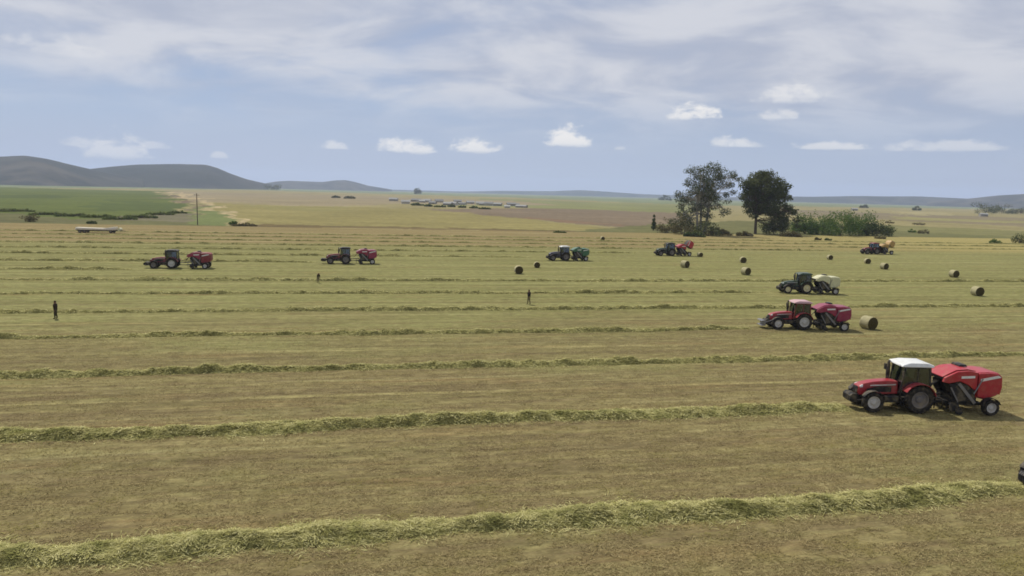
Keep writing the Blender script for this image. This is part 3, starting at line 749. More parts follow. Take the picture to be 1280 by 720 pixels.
    for s in (-1, 1):
        arc_guard(0, rr, rr + 0.13, 28, 165, s * 0.60, s * 1.14).build('fender', FEN, t, 0.012)
        fi = MB(); fi.prism([(-0.75, 1.0), (-0.72, 1.4), (-0.45, 1.68), (0.1, 1.76), (0.55, 1.58), (0.75, 1.15), (0.4, 0.98)], s * 0.60, s * 0.64); fi.build('fender_panel', FEN, t)
        arc_guard(fx, fr, fr + 0.07, 30, 150, s * 0.68, s * 1.02, 0.025).build('mudguard', M['black'], t)
        wheel(t, 'rear_wheel', 0, s * 0.92, rr, 0.46, M[rear_rim], 22)
        wheel(t, 'front_wheel', fx, s * 0.86, fr, 0.36, M[front_rim], 20)
        sp_ = MB()
        for k in range(3): sp_.box(0.55, 0.95, s * 0.60, s * 0.92, 0.42 + 0.24 * k, 0.46 + 0.24 * k)
        sp_.bar((0.53, s * 0.9, 0.4), (0.53, s * 0.7, 1.1), 0.035); sp_.bar((0.97, s * 0.9, 0.4), (0.97, s * 0.7, 1.1), 0.035); sp_.build('step', M['black'], t)
        mi = MB(); mi.tube([(x1 - 0.1, s * 0.66, 2.4), (x1 + 0.1, s * 0.98, 2.42)], 0.018, 6); mi.box(x1 + 0.07, x1 + 0.13, s * 0.98 - 0.11, s * 0.98 + 0.11, 2.12, 2.48); mi.build('mirror', M['black'], t, 0.01)
        ft = MB(); ft.box(1.0, 1.85, s * 0.34, s * 0.72, 0.52, 0.92); ft.build('fuel_tank', M['black'], t, 0.06)
    fw = MB()
    fw.box(3.08, 3.35, -0.25, 0.25, 0.58, 0.82)
    for k in range(8):
        y = -0.46 + 0.115 * k; fw.prism([(3.3, 0.45), (3.3, 0.92), (3.3 + weight * 0.7, 0.95), (3.3 + weight, 0.82), (3.3 + weight, 0.55), (3.3 + weight * 0.7, 0.42)], y, y + 0.105)
    fw.build('front_weight', M['black'], t, 0.01)
    if loader:
        ld = MB()
        for s in (-1, 1): ld.bar((2.9, s * 0.5, 0.9), (3.9, s * 0.5, 0.62), 0.1)
        ld.prism([(3.75, 0.32), (3.75, 0.80), (3.85, 0.86), (4.15, 0.84), (4.2, 0.76), (3.9, 0.72), (3.88, 0.38), (4.2, 0.34), (4.2, 0.28)], -0.62, 0.62)
        ld.build('front_loader', M['grey'], t, 0.01)
    return t


# ------------------------------------------------------------------ round balers
def baler(loc, heading, body, label, open_gate=0.0, scale=1.0, stripe='white', rim='rim', panel=None, tongue=0.0):
    t = empty('round_baler', (loc[0], loc[1], 0.0), heading); t.scale = (scale,) * 3
    tag(t, label, 'baler', 'round balers behind the tractors')
    B = M[body]
    ch = MB()
    ch.prism([(0.95, 0.95), (0.95, 2.42), (1.5, 2.52), (2.15, 2.46), (2.75, 2.08), (2.8, 1.9), (2.2, 1.72), (1.95, 0.95)], -0.72, 0.72)
    ch.build('bale_chamber', M['black'], t, 0.03)
    for s in (-1, 1):
        p = MB(); p.prism([(0.97, 1.32), (0.97, 2.44), (1.5, 2.54), (2.18, 2.48), (2.9, 2.12), (3.0, 1.85), (2.62, 1.78), (2.0, 1.92), (1.5, 1.7)], s * 0.725, s * 0.90, None)
        p.build('side_panel', M[panel or body], t, 0.04, 3)
        q = MB(); q.prism([(1.0, 0.75), (1.0, 1.28), (1.5, 1.66), (2.0, 1.86), (2.55, 1.74), (2.45, 1.2), (2.1, 0.72)], s * 0.73, s * 0.84); q.build('side_guard', M['black'], t, 0.02)
        br = MB(); br.bar((2.05, s * 0.875, 1.78), (1.0, s * 0.875, 0.62), 0.05, 0.17); br.bar((2.5, s * 0.87, 1.55), (2.0, s * 0.87, 0.7), 0.04, 0.07); br.build('side_strut', M['grey'], t)
    tp = MB(); tp.prism([(1.0, 2.46), (1.5, 2.555), (2.16, 2.495), (2.95, 2.1), (2.93, 2.15), (2.17, 2.545), (1.5, 2.605), (1.0, 2.51)], -0.70, 0.70); tp.build('top_panel', B, t, 0.015)
    nb = MB(); nb.box(1.1, 1.6, -0.72, 0.1, 2.59, 2.72, 0.06, 0.04); nb.build('net_box', M['black'], t, 0.03)
    # tailgate: closed, or swung up about its top hinge
    tg = empty('pivot', (0, 0, 0)) if False else None
    prof = [(0.93, 0.95), (0.93, 2.43), (0.3, 2.47), (-0.28, 2.42), (-0.50, 2.24), (-0.56, 1.6), (-0.50, 1.2), (-0.15, 1.0), (0.45, 0.84)]
    hx, hz = 0.93, 2.43
    g = MB(); g.prism([(x - hx, z - hz) for x, z in prof], -0.78, 0.78)
    go = g.build('tailgate', B if not open_gate else M['black'] if body == 'bright_red' else B, t, 0.04, 3, loc=(hx, 0, hz)); go.rotation_euler = (0, open_gate, 0)
    for s in (-1, 1):
        sd = MB(); sd.prism([(x - hx, z - hz) for x, z in [(0.90, 1.02), (0.90, 2.40), (0.3, 2.44), (-0.27, 2.39), (-0.47, 2.2), (-0.52, 1.6), (-0.46, 1.25), (-0.13, 1.07), (0.45, 0.92)]], s * 0.785, s * 0.92)
        sd.build('gate_panel', B, go, 0.05, 3)
        w = MB(); w.prism([(x - hx, z - hz) for x, z in [(0.80, 1.92), (0.82, 2.08), (-0.22, 2.30), (-0.40, 2.18)]], s * 0.921, s * 0.93); w.build('stripe', M[stripe], go)
        tl = MB(); tl.box(-0.5 - hx, -0.42 - hx, s * 0.7 - 0.1, s * 0.7 + 0.1, 1.15 - hz, 1.27 - hz); tl.build('tail_light', M['tail'], go)
        wheel(t, 'wheel', 0.25, s * 1.14, 0.47, 0.34, M[rim], 16)
        mg = arc_guard(0.25, 0.47, 0.56, 20, 160, s * 0.96, s * 1.3, 0.025); mg.build('mudguard', M['black'], t)
    cs = MB(); cs.prism([(0.0, 0.42), (0.0, 0.58), (2.6, 0.62), (2.6, 0.46)], -0.62, -0.5); cs.prism([(0.0, 0.42), (0.0, 0.58), (2.6, 0.62), (2.6, 0.46)], 0.5, 0.62)
    cs.tube([(0.25, -1.1, 0.47), (0.25, 1.1, 0.47)], 0.07, 8); cs.box(0.8, 2.3, -0.7, 0.7, 0.62, 0.98); cs.box(2.4, 2.6, -0.62, 0.62, 0.5, 0.7)
    cs.bar((0.9, 0.55, 0.6), (0.9, 0.6, 1.2), 0.1); cs.bar((0.9, -0.55, 0.6), (0.9, -0.6, 1.2), 0.1); cs.build('frame', M['black'], t, 0.015)
    pk = MB(); pk.tube([(2.25, -1.0, 0.42), (2.25, 1.0, 0.42)], 0.2, 12)
    for k in range(24):
        for a in (0, 1.6, 3.2, 4.8):
            y = -0.95 + 1.9 * k / 23; pk.bar((2.25 + 0.18 * math.cos(a + k * 0.3), y, 0.42 + 0.18 * math.sin(a + k * 0.3)), (2.25 + 0.34 * math.cos(a + k * 0.3), y, 0.42 + 0.34 * math.sin(a + k * 0.3)), 0.014)
    for s in (-1, 1): pk.prism([(1.95, 0.2), (2.05, 0.7), (2.5, 0.7), (2.6, 0.3), (2.4, 0.16)], s * 1.0, s * 1.04); pk.lathe([(0.001, 0.05), (0.2, 0.05), (0.2, -0.05), (0.001, -0.05)], 2.05, s * 1.12, 0.2, 14)
    pk.build('pickup_reel', M['black'], t)
    db = MB(); db.bar((2.5, 0.35, 0.56), (3.2, 0.06, 0.52), 0.12); db.bar((2.5, -0.35, 0.56), (3.2, -0.06, 0.52), 0.12); db.box(3.1, 3.5 + tongue, -0.06, 0.06, 0.46, 0.56)
    db.tube([(2.4, 0, 0.95), (3.45 + tongue, 0, 0.82)], 0.07, 8); db.tube([(2.95, 0.22, 0.9), (2.95, 0.22, 0.1)], 0.035, 6); db.build('drawbar', M['black'], t, 0.01)
    for s in (-1, 1):
        cy = MB(); cy.tube([(1.15, s * 0.95, 1.2), (0.7, s * 0.95, 2.1)] if not open_gate else [(1.15, s * 0.95, 1.2), (0.75, s * 0.95, 2.55)], 0.035, 8); cy.build('lift_cylinder', M['grey'], t)
    hs = MB()
    for k in range(3):
        y = -0.2 + 0.16 * k
        hs.tube([(2.75, y, 1.75), (3.05, y * 0.8, 1.45 + 0.06 * k), (3.35, y * 0.5, 1.15), (3.6 + tongue, y * 0.3, 1.25)], 0.022, 6)
    hs.build('hydraulic_hose', M['black'], t)
    for s in (-1, 1):
        dc = MB(); dc.prism([(1.15, 2.12), (1.15, 2.26), (1.95, 2.22), (1.95, 2.08)], s * 0.899, s * 0.907); dc.build('stripe', M[stripe], t)
        sg = MB(); sg.lathe([(0.001, 0.0), (0.05, 0.0), (0.05, 0.012), (0.001, 0.012)], 1.3, s * 0.905, 1.62, 10); sg.build('reflector', M['tail'], t)
    return t


def rig(key, turn, tr, bl, gap=3.45, bend=0.0, scale=1.0):
    """a tractor and its baler working along a row; turn and bend (degrees) swing them off the row's direction"""
    loc = TR[key]; hd = math.pi + ROW_A + R(turn)
    f = np.array([math.cos(hd), math.sin(hd)]) * scale
    rear = np.array([loc[0], loc[1]]) - f * 1.25           # given point is near mid wheelbase
    tractor((rear[0], rear[1]), hd, scale=scale, **tr)
    hitch = rear - f * 0.85
    hb = hd + R(bend); fb = np.array([math.cos(hb), math.sin(hb)]) * scale
    bp = hitch - fb * gap
    baler((bp[0], bp[1]), hb, scale=scale, tongue=gap - 3.45, **bl)


rig('near', -10, dict(body='red', roof='white', front_rim='rim', rear_rim='dark_rim', label='red tractor with a white cab roof, largest in the field'),
    dict(body='bright_red', label='bright red round baler with a white side stripe behind the white-roofed tractor'), bend=1, scale=1.08, gap=3.5)
rig('mid', -9, dict(body='red', roof='pale_red', front_rim='rim', rear_rim='rim', cabpaint='maroon', loader=True, label='red tractor with a faded pinkish roof and a grey front linkage'),
    dict(body='crimson', label='magenta red round baler beside the round bale on the ground'), bend=-3)
rig('cream', -9, dict(body='dark_green', roof='dark_green', front_rim='cream_rim', rear_rim='cream_rim', label='dark green tractor with cream wheel rims'),
    dict(body='cream', stripe='cream', label='cream coloured round baler with dark underside'), bend=0)
rig('gold', 0, dict(body='maroon', roof='maroon', front_rim='dark_rim', rear_rim='dark_rim', label='small dark maroon tractor pulling the open yellow baler'),
    dict(body='yellow', stripe='yellow', label='orange yellow round baler with its tailgate swung up', open_gate=R(58)))
rig('redg', 0, dict(body='dark_green', roof='black', front_rim='dark_rim', rear_rim='dark_rim', label='near black tractor below the tall gum tree'),
    dict(body='bright_red', label='red round baler with its dark tailgate swung up', open_gate=R(55)))
rig('teal', 2, dict(body='navy', roof='white', front_rim='dark_rim', rear_rim='dark_rim', label='dark blue tractor with a pale roof pulling the green baler'),
    dict(body='green', label='green round baler following the dark blue tractor'))
rig('two', 3, dict(body='maroon', roof='black', front_rim='dark_rim', rear_rim='dark_rim', weight=0.9, label='dark tractor pulling the red baler, between the blue tractor and the person'),
    dict(body='crimson', label='dark red round baler second from the slope of green crops'), gap=3.9)
rig('first', 0, dict(body='maroon', roof='black', front_rim='dark_rim', rear_rim='rim', weight=0.9, label='dark maroon tractor in front of the green slope, far from the trees'),
    dict(body='maroon', panel='crimson', label='dark maroon round baler in front of the green slope'), gap=4.3)
# the tractor whose front weights just enter at the frame edge
hd = math.pi + ROW_A - R(4); nose = G(1281, 618)
rear = nose[:2] - np.array([math.cos(hd), math.sin(hd)]) * 3.72
tractor((rear[0], rear[1]), hd, 'red', 'white', 'rim', 'rim', 'tractor cut off by the frame edge, only its black nose weights showing')

# ------------------------------------------------------------------ round bales
def bale_mesh():
    n, prof = 40, []
    r, L = 0.76, 0.66
    for a in np.linspace(0, 1, 9): prof.append((0.02 + (r - 0.07) * a, -L))
    prof += [(r - 0.02, -L + 0.03), (r, -L + 0.1)]
    for a in np.linspace(0, 1, 9)[1:-1]: prof.append((r + 0.012 * math.sin(a * 30), -L + 0.1 + (2 * L - 0.2) * a))
    prof += [(r, L - 0.1), (r - 0.02, L - 0.03)]
    for a in np.linspace(1, 0, 9): prof.append((0.02 + (r - 0.07) * a, L))
    m = MB(); m.lathe(prof, 0, 0, 0, n)
    v = np.array(m.v)
    rad = np.hypot(v[:, 0], v[:, 2]); ang = np.arctan2(v[:, 2], v[:, 0])
    nz = fbm(ang * 5 + 9, v[:, 1] * 6 + 9, 3, 8) - 0.5; ne = fbm(rad * 14 + ang * 0.6, ang * 2 + 7, 3, 18) - 0.5
    k = 1 + nz * 0.05; v[:, 0] *= k; v[:, 2] *= k; v[:, 1] += np.sign(v[:, 1]) * ne * 0.08 * (np.abs(v[:, 1]) > 0.6)
    low = v[:, 2] < -0.66; v[low, 2] = -0.66 - (-(v[low, 2] + 0.66)) * 0.25            # sits flat on the ground
    m.v = [tuple(p) for p in v]
    rng = np.random.default_rng(3)
    for _ in range(900):
        a = rng.uniform(0, 2 * math.pi); y = rng.uniform(-0.64, 0.64)
        p = Vector((math.cos(a) * 0.765, y, math.sin(a) * 0.765)); q = p + Vector((rng.normal(0, 0.1), rng.normal(0, 0.06), rng.normal(0, 0.1)))
        w = Vector((0, 0.012, 0)); m.add([p - w, p + w, q], [(0, 1, 2)])
    return m


def bale_material():
    m, t, b = new_mat('round_bale_hay'); ob = t.node('ShaderNodeTexCoord').outputs['Object']
    s = t.node('ShaderNodeSeparateXYZ'); t.put(s.inputs[0], ob); x, y, z = s.outputs
    rad = t.math('SQRT', t.math('ADD', t.math('MULTIPLY', x, x), t.math('MULTIPLY', z, z))); ang = t.math('ARCTAN2', z, x)
    spiral = t.math('FRACT', t.math('ADD', t.math('MULTIPLY', rad, 9.0), t.math('MULTIPLY', ang, 0.159)))
    end = t.step(t.math('ABSOLUTE', y), 0.60, 0.64)
    n = t.noise(t.mapping(ob, (3, 14, 3)), 1.0, 5, 0.7); n2 = t.noise(ob, 9, 4, 0.7)
    side = t.mix(n, (0.25, 0.225, 0.105), (0.52, 0.475, 0.30))
    end_shade = t.mix(t.math('ADD', t.math('MULTIPLY', t.step(spiral, 0.2, 0.8), 0.5), t.math('MULTIPLY', n2, 0.5)), (0.028, 0.022, 0.008), (0.10, 0.08, 0.03))  # spiral of the roll, coloured near black to paint in shade on the ends
    t.put(b.inputs['Base Color'], t.mix(end, side, end_shade)); b.inputs['Roughness'].default_value = 0.9; b.inputs['Specular IOR Level'].default_value = 0.1
    bp = t.node('ShaderNodeBump'); bp.inputs['Strength'].default_value = 0.7; bp.inputs['Distance'].default_value = 0.05; t.put(bp.inputs['Height'], n2); t.l.new(bp.outputs[0], b.inputs['Normal'])
    return m


M['bale'] = bale_material()
BALES = [(1085, 411, 48, 1.0, 'round hay bale just dropped behind the magenta red baler'), (1221, 369.5, 40, 1.0, 'round hay bale lowest of the two near the frame edge'),
         (1192, 346.5, 44, 0.97, 'round hay bale above the lowest one near the frame edge'), (1105, 336.5, 46, 0.93, 'pale topped bale below the open yellow baler'),
         (1084, 329.5, 20, 0.85, 'dark small bale directly under the maroon tractor with the yellow baler'), (1037, 324.5, 30, 0.8, 'small bale alone between the yellow baler and the bale pair'),
         (932, 343.5, 44, 0.98, 'lower bale of the pair standing above the green tractor'), (928.5, 328.5, 15, 0.92, 'upper bale of the pair standing above the green tractor'),
         (856, 334.5, 50, 1.0, 'round bale right below the open red baler'), (875, 321, 30, 0.75, 'bale fresh out of the raised tailgate of the red baler'),
         (648, 342, 12, 0.98, 'dark bale beside the narrow upright bale, below the dark blue tractor'), (671, 334.5, 8, 0.78, 'narrow upright looking bale below the dark blue tractor'),
         (753, 300.5, 20, 0.85, 'tiny bale far up the field past the green baler')]
b0 = None
for px, py, rz, sc, lab in BALES:
    p = G(px, py)
    if b0 is None: b0 = bale_mesh().build('round_bale', M['bale'], None, angle=50); o = b0
    else: o = b0.copy(); COL.objects.link(o)
    sc *= 0.9; o.location = (p[0], p[1], 0.70 * sc); o.scale = (sc,) * 3; o.rotation_euler = (0, 0, R(rz) - math.radians(AE(px, py)[0]))
    tag(o, lab, 'hay bale', 'round bales lying in the field')

# ------------------------------------------------------------------ people
M['skin'] = rough_mat('skin', (0.13, 0.07, 0.045), (0.16, 0.085, 0.055), 8)
M['hair'] = rough_mat('hair', (0.012, 0.01, 0.009), (0.02, 0.016, 0.014), 20)
M['shoe'] = rough_mat('shoe_leather', (0.03, 0.022, 0.016), (0.05, 0.035, 0.025), 9)


def person(loc, face_rz, top, bottom, label, stride=0.06, bend=0.0, height=1.74, arms=None):
    """one continuous skinned body; bend leans the trunk forward from the hips (radians)"""
    k = height / 1.74
    def lean(p):
        x, y, z = p; dz = z - 0.95
        return (x + math.sin(bend) * dz + 0 * y, y, 0.95 + math.cos(bend) * dz) if dz > 0 else p
    J = {'pelvis': ((0, 0, 0.95), 0.135), 'waist': ((0, 0, 1.08), 0.125), 'chest': ((0.01, 0, 1.28), 0.15), 'neck0': ((0, 0, 1.44), 0.075), 'neck': ((0.01, 0, 1.52), 0.055),
         'head': ((0.02, 0, 1.62), 0.088), 'crown': ((0.01, 0, 1.70), 0.075)}
    E = [('pelvis', 'waist'), ('waist', 'chest'), ('chest', 'neck0'), ('neck0', 'neck'), ('neck', 'head'), ('head', 'crown')]
    for s, n in ((1, 'a'), (-1, 'b')):
        fs = s * stride
        J['hip' + n] = ((0, s * 0.09, 0.88), 0.10); J['knee' + n] = ((0.03 + fs * 0.7, s * 0.10, 0.49), 0.062); J['ank' + n] = ((-0.02 + fs * 1.5, s * 0.10, 0.10), 0.045)
        J['toe' + n] = ((0.14 + fs * 1.5, s * 0.115, 0.04), 0.04)
        J['sho' + n] = ((0, s * 0.17, 1.40), 0.068)
        el = (-0.05 - fs * 0.5, s * 0.24, 1.13); wr = (0.06 - fs * 0.9, s * 0.25, 0.88); ha = (0.09 - fs, s * 0.245, 0.79)
        if arms: el, wr, ha = [(p[0], s * p[1], p[2]) for p in arms]
        J['elb' + n] = (el, 0.046); J['wri' + n] = (wr, 0.032); J['hand' + n] = (ha, 0.032)
        J['thumb' + n] = ((wr[0] + 0.05, wr[1] - s * 0.03, wr[2] - 0.04), 0.014)
        E += [('pelvis', 'hip' + n), ('hip' + n, 'knee' + n), ('knee' + n, 'ank' + n), ('ank' + n, 'toe' + n), ('neck0', 'sho' + n), ('sho' + n, 'elb' + n), ('elb' + n, 'wri' + n), ('wri' + n, 'hand' + n), ('wri' + n, 'thumb' + n)]
        for q in range(4):
            J[f'fin{q}{n}'] = ((ha[0] + 0.035 - 0.022 * q, ha[1] - s * 0.01, ha[2] - 0.07 + 0.012 * abs(q - 1.5)), 0.009); E.append(('hand' + n, f'fin{q}{n}'))
    names = list(J); idx = {n: i for i, n in enumerate(names)}
    up = {'waist', 'chest', 'neck0', 'neck', 'head', 'crown'}
    vs = []
    for n in names:
        p = J[n][0]
        if n in up or n[:3] in ('sho', 'elb', 'wri', 'han', 'thu', 'fin'): p = lean(p) if p[2] > 0.95 or not bend else (p[0] + math.sin(bend) * 0.1, p[1], p[2])
        vs.append(tuple(c * k for c in p))
    me = bpy.data.meshes.new('person'); me.from_pydata(vs, [(idx[a], idx[b]) for a, b in E], []); me.update()
    o = bpy.data.objects.new('person', me); COL.objects.link(o)
    md = o.modifiers.new('skin', 'SKIN'); md.use_smooth_shade = True
    for i, n in enumerate(names):
        sv = me.skin_vertices[0].data[i]; rr_ = J[n][1] * k * (1.5 if J[n][1] > 0.1 else 1.38 if J[n][1] > 0.04 else 1.15); sv.radius = (rr_, rr_ * (0.85 if n in ('chest', 'waist') else 1)); sv.use_root = (n == 'pelvis')
    sb = o.modifiers.new('sub', 'SUBSURF'); sb.levels = 2; sb.render_levels = 2
    dg = bpy.context.evaluated_depsgraph_get(); dg.update()
    ev = o.evaluated_get(dg); m2 = bpy.data.meshes.new_from_object(ev, depsgraph=dg)
    o.modifiers.clear(); o.data = m2
    m2.materials.clear()
    for m in (M['skin'], top, bottom, M['shoe']): m2.materials.append(m)
    hz = lean((0, 0, 1.47))[2] * k
    for p in m2.polygons:
        c = p.center; z = c.z / k; side = abs(c.y) / k
        if side > 0.21 and z < 0.90: p.material_index = 0
        elif z < 0.085: p.material_index = 3
        elif z < 0.97 and side < 0.205: p.material_index = 2
        elif c.z > hz: p.material_index = 0
        else: p.material_index = 1
        p.use_smooth = True
    # face and hair
    h = Vector(lean((0.02, 0, 1.62))) * k
    def blob(name, mat, c, r, cut=None):
        bm = bmesh.new(); bmesh.ops.create_icosphere(bm, subdivisions=3, radius=1.0)
        for v in bm.verts: v.co = Vector((v.co.x * r[0], v.co.y * r[1], v.co.z * r[2])) * k
        if cut is not None: bmesh.ops.delete(bm, geom=[v for v in bm.verts if cut(v.co / k)], context='VERTS')
        m = bpy.data.meshes.new(name); bm.to_mesh(m); bm.free(); m.materials.append(mat)
        for p in m.polygons: p.use_smooth = True
        b = bpy.data.objects.new(name, m); COL.objects.link(b); b.parent = o; b.location = h + Vector(c) * k; return b
    blob('hair', M['hair'], (-0.005, 0, 0.03), (0.108, 0.098, 0.112), lambda c: c.x > 0.035 and c.z < 0.045 or c.z < -0.06)
    o.location = (loc[0], loc[1], 0.0); o.rotation_euler = (0, 0, face_rz)
    tag(o, label, 'person', 'people out on the field')
    return o


dk1 = rough_mat('dark_brown_cloth', (0.03, 0.022, 0.016), (0.045, 0.032, 0.022), 14)
dk2 = rough_mat('dark_trouser_cloth', (0.045, 0.038, 0.022), (0.07, 0.058, 0.035), 14)
dk3 = rough_mat('black_cloth', (0.02, 0.016, 0.014), (0.03, 0.024, 0.02), 14)
ol = rough_mat('olive_trouser_cloth', (0.16, 0.14, 0.07), (0.22, 0.19, 0.1), 14)
p = G(70, 398.5); person(p, R(200), dk1, dk2, 'person in dark clothes standing alone near the frame edge, full length in view', 0.05)
p = G(661, 380.5); person(p, R(150), dk3, ol, 'person in a black top and olive trousers walking by the patchy hay row', 0.08)
p = G(397.5, 353.5); person(p, R(-60), dk2, ol, 'small person bending over a hay row below the maroon tractor', 0.05, 0.75, 1.55, arms=[(0.36, 0.2, 0.98), (0.46, 0.16, 0.78), (0.48, 0.14, 0.70)])

# ------------------------------------------------------------------ flatbed trailer by the tan strip
def flatbed(loc, rz):
    t = empty('flatbed_trailer', (loc[0], loc[1], 0), rz)
    tag(t, 'long low pale flatbed trailer parked on the tan strip at the field edge', 'trailer')
    m = MB(); m.box(-5.2, 4.6, -1.2, 1.2, 0.78, 1.0); d = m.build('deck', paint('pale_deck', (0.62, 0.55, 0.42), 0.7, 0.3, coat=0), t, 0.02)
    m = MB(); m.prism([(-5.0, 1.0), (-5.0, 1.38), (-2.5, 1.30), (1.5, 1.22), (2.8, 1.42), (4.4, 1.62), (4.5, 1.0)], -1.1, 1.1, lambda x, z: 0.86 if z > 1.1 else 1); m.build('tarpaulin', paint('pale_tarpaulin', (0.66, 0.60, 0.48), 0.8, 0.2, coat=0), t, 0.05)
    m = MB(); m.box(-5.0, 5.6, -0.5, -0.35, 0.52, 0.775); m.box(-5.0, 5.6, 0.35, 0.5, 0.52, 0.775); m.bar((4.6, 0.4, 0.62), (6.6, 0, 0.55), 0.12); m.bar((4.6, -0.4, 0.62), (6.6, 0, 0.55), 0.12)
    for x in (-4.0, -2.9, 3.4): m.tube([(x, -1.0, 0.42), (x, 1.0, 0.42)], 0.06, 6)
    m.build('frame', M['black'], t)
    for x in (-4.0, -2.9, 3.4):
        for s in (-1, 1): wheel(t, 'wheel', x, s * 1.0, 0.42, 0.26, M['dark_rim'], 10)
    m = MB(); m.tube([(5.25, -0.7, 0.95), (5.25, 0.7, 0.95)], [0.42, 0.42], 16); m.build('water_tank', M['cream'], t, 0.03)
    return t


p = G(123, 291.0); flatbed(p, ROW_A - R(3))

# ------------------------------------------------------------------ trees, shrubs, hedges
def leaf_cloud(blobs, n, size, rng, droop=0.0):
    """leaf clumps: quads inside and on the blobs (x, y, z, r); outer shell denser"""
    bl = np.array(blobs, float); w = bl[:, 3] ** 2.2; w /= w.sum()
    ix = rng.choice(len(bl), n, p=w)
    d = rng.normal(0, 1, (n, 3)); d /= np.linalg.norm(d, axis=1)[:, None]
    r = bl[ix, 3] * rng.uniform(0.25, 1.0, n) ** 0.5
    # each blob is broken into twigs so the outline stays ragged
    lump = 0.35 + 1.2 * fbm(d[:, 0] * 2.2 + ix * 3.7, d[:, 2] * 2.2 + d[:, 1] * 2 + ix * 1.3, 3, 5)
    c = bl[ix, :3] + d * (r * lump)[:, None] * np.array([1, 1, 0.82])
    nrm = d * 0.6 + rng.normal(0, 0.7, (n, 3)) + np.array([0, 0, 0.35]); nrm /= np.linalg.norm(nrm, axis=1)[:, None]
    t1 = np.cross(nrm, rng.normal(0, 1, (n, 3))); t1 /= np.linalg.norm(t1, axis=1)[:, None] + 1e-9
    t2 = np.cross(nrm, t1)
    s = (size * rng.uniform(0.5, 1.5, n))[:, None]
    q = np.stack([c - t1 * s, c - t2 * s * 0.55, c + t1 * s, c + t2 * s * 0.55], 1)
    return q.reshape(-1, 3)


def limb_path(a, b, rng, sag=0.12, n=6):
    a = np.array(a, float); b = np.array(b, float); L = np.linalg.norm(b - a)
    side = rng.normal(0, 1, 3) * L * sag * 0.6
    return [tuple(a + (b - a) * t + side * math.sin(math.pi * t) + np.array([0, 0, L * 0.08 * math.sin(math.pi * t)])) for t in np.linspace(0, 1, n)]


def tree(name, px, py, blobs_px, leaf, bark, n, lsize, label, cat='tree', group=None, trunk_h=0.4, trunk_r=0.45, stems=1, depth=0.8, twigs=3, seed=1):
    """blobs given as (px, py, r px) in the photo around a base pixel, set in real metres at the base's distance"""
    rng = np.random.default_rng(seed)
    p = G(px, py); D = np.linalg.norm(p - np.array([0, 0, CAM_H])); ppm = FPX / (D * math.cos(math.atan2(px - 640, FPX)) + 1e-6) / 1.0
    az = math.radians(AE(px, py)[0]); zb = float(ground_h(np.array([p[0]]), np.array([p[1]]))[0])
    t = empty(name, (p[0], p[1], zb), -az); tag(t, label, cat, group)
    blobs = []
    for bx, by, br in blobs_px:
        r = br / ppm
        blobs.append(((bx - px) / ppm, rng.uniform(-1, 1) * depth * abs(r) * 1.6, max((py - by) / ppm, r * 0.6), r))
    # fill out the far and near sides so the crown has depth
    extra = []
    for b in blobs:
        for s in (-1, 1): extra.append((b[0] + rng.normal(0, b[3] * 0.5), b[1] + s * b[3] * rng.uniform(0.8, 1.8) * depth, b[2] + rng.normal(0, b[3] * 0.25), b[3] * rng.uniform(0.55, 0.85)))
    allb = blobs + extra
    Hh = max(b[2] + b[3] for b in blobs)
    m = MB()
    if trunk_r:
        for s in range(stems):
            off = (s - (stems - 1) / 2) * trunk_r * 2.2
            top = (off * 2.2 + rng.normal(0, 0.3), rng.normal(0, 0.3), Hh * trunk_h * rng.uniform(0.9, 1.1))
            path = limb_path((off, 0, -0.3), top, rng, 0.05, 6)
            m.tube(path, list(np.linspace(trunk_r * 1.15, trunk_r * 0.7, 6)), 10)
            mine = [b for i, b in enumerate(allb) if i % stems == s]
            for b in mine:
                rr_ = max(trunk_r * 0.42 * min(1, b[3] / 2.0), trunk_r * 0.12)
                sp0 = path[rng.integers(3, 6)]
                if b[2] < sp0[2] * 0.5: sp0 = path[2]
                lp = limb_path(sp0, (b[0], b[1], b[2]), rng, 0.14, 6); m.tube(lp, list(np.linspace(rr_, rr_ * 0.3, 6)), 6)
                for _ in range(twigs):
                    d = rng.normal(0, 1, 3); d /= np.linalg.norm(d); e = np.array(b[:3]) + d * b[3] * 0.8
                    m.tube(limb_path(lp[rng.integers(3, 6)], tuple(e), rng, 0.1, 4), list(np.linspace(rr_ * 0.4, rr_ * 0.12, 4)), 5)
        m.build('trunk', M[bark], t, angle=60)
    q = leaf_cloud(allb, n, lsize, rng)
    q[:, 2] = np.maximum(q[:, 2], 0.02)
    mesh_np('crown', q, np.arange(len(q)).reshape(-1, 4), M[leaf], t, smooth=False)
    return t


GUM = [(866, 216, 7), (884, 213, 9), (896, 216, 7), (908, 219, 6), (917, 224, 4), (860, 228, 6), (876, 228, 9), (890, 228, 8), (904, 232, 6), (868, 238, 7), (884, 242, 8), (904, 243, 4), (912, 240, 3.5),
       (846, 243, 5), (853, 250, 6), (862, 252, 6), (905, 252, 3), (850, 259, 5), (875, 254, 7), (893, 258, 4), (903, 264, 5), (865, 264, 6), (880, 268, 6), (858, 274, 7)]
GUM = [(x, y, r * 1.35) for x, y, r in GUM] + [(872, 221, 8), (880, 235, 9), (896, 223, 8), (873, 246, 9), (892, 248, 8), (858, 243, 7), (868, 258, 8), (884, 260, 7), (852, 268, 8), (862, 282, 9), (848, 280, 8), (880, 280, 8)]
tree('gum_tree', 876, 293, GUM, 'gum', 'bark_pale', 14500, 0.25, 'tall gum tree with an open see-through crown and pale trunks', group='tall trees past the field edge', trunk_h=0.55, trunk_r=0.42, stems=3, seed=3)
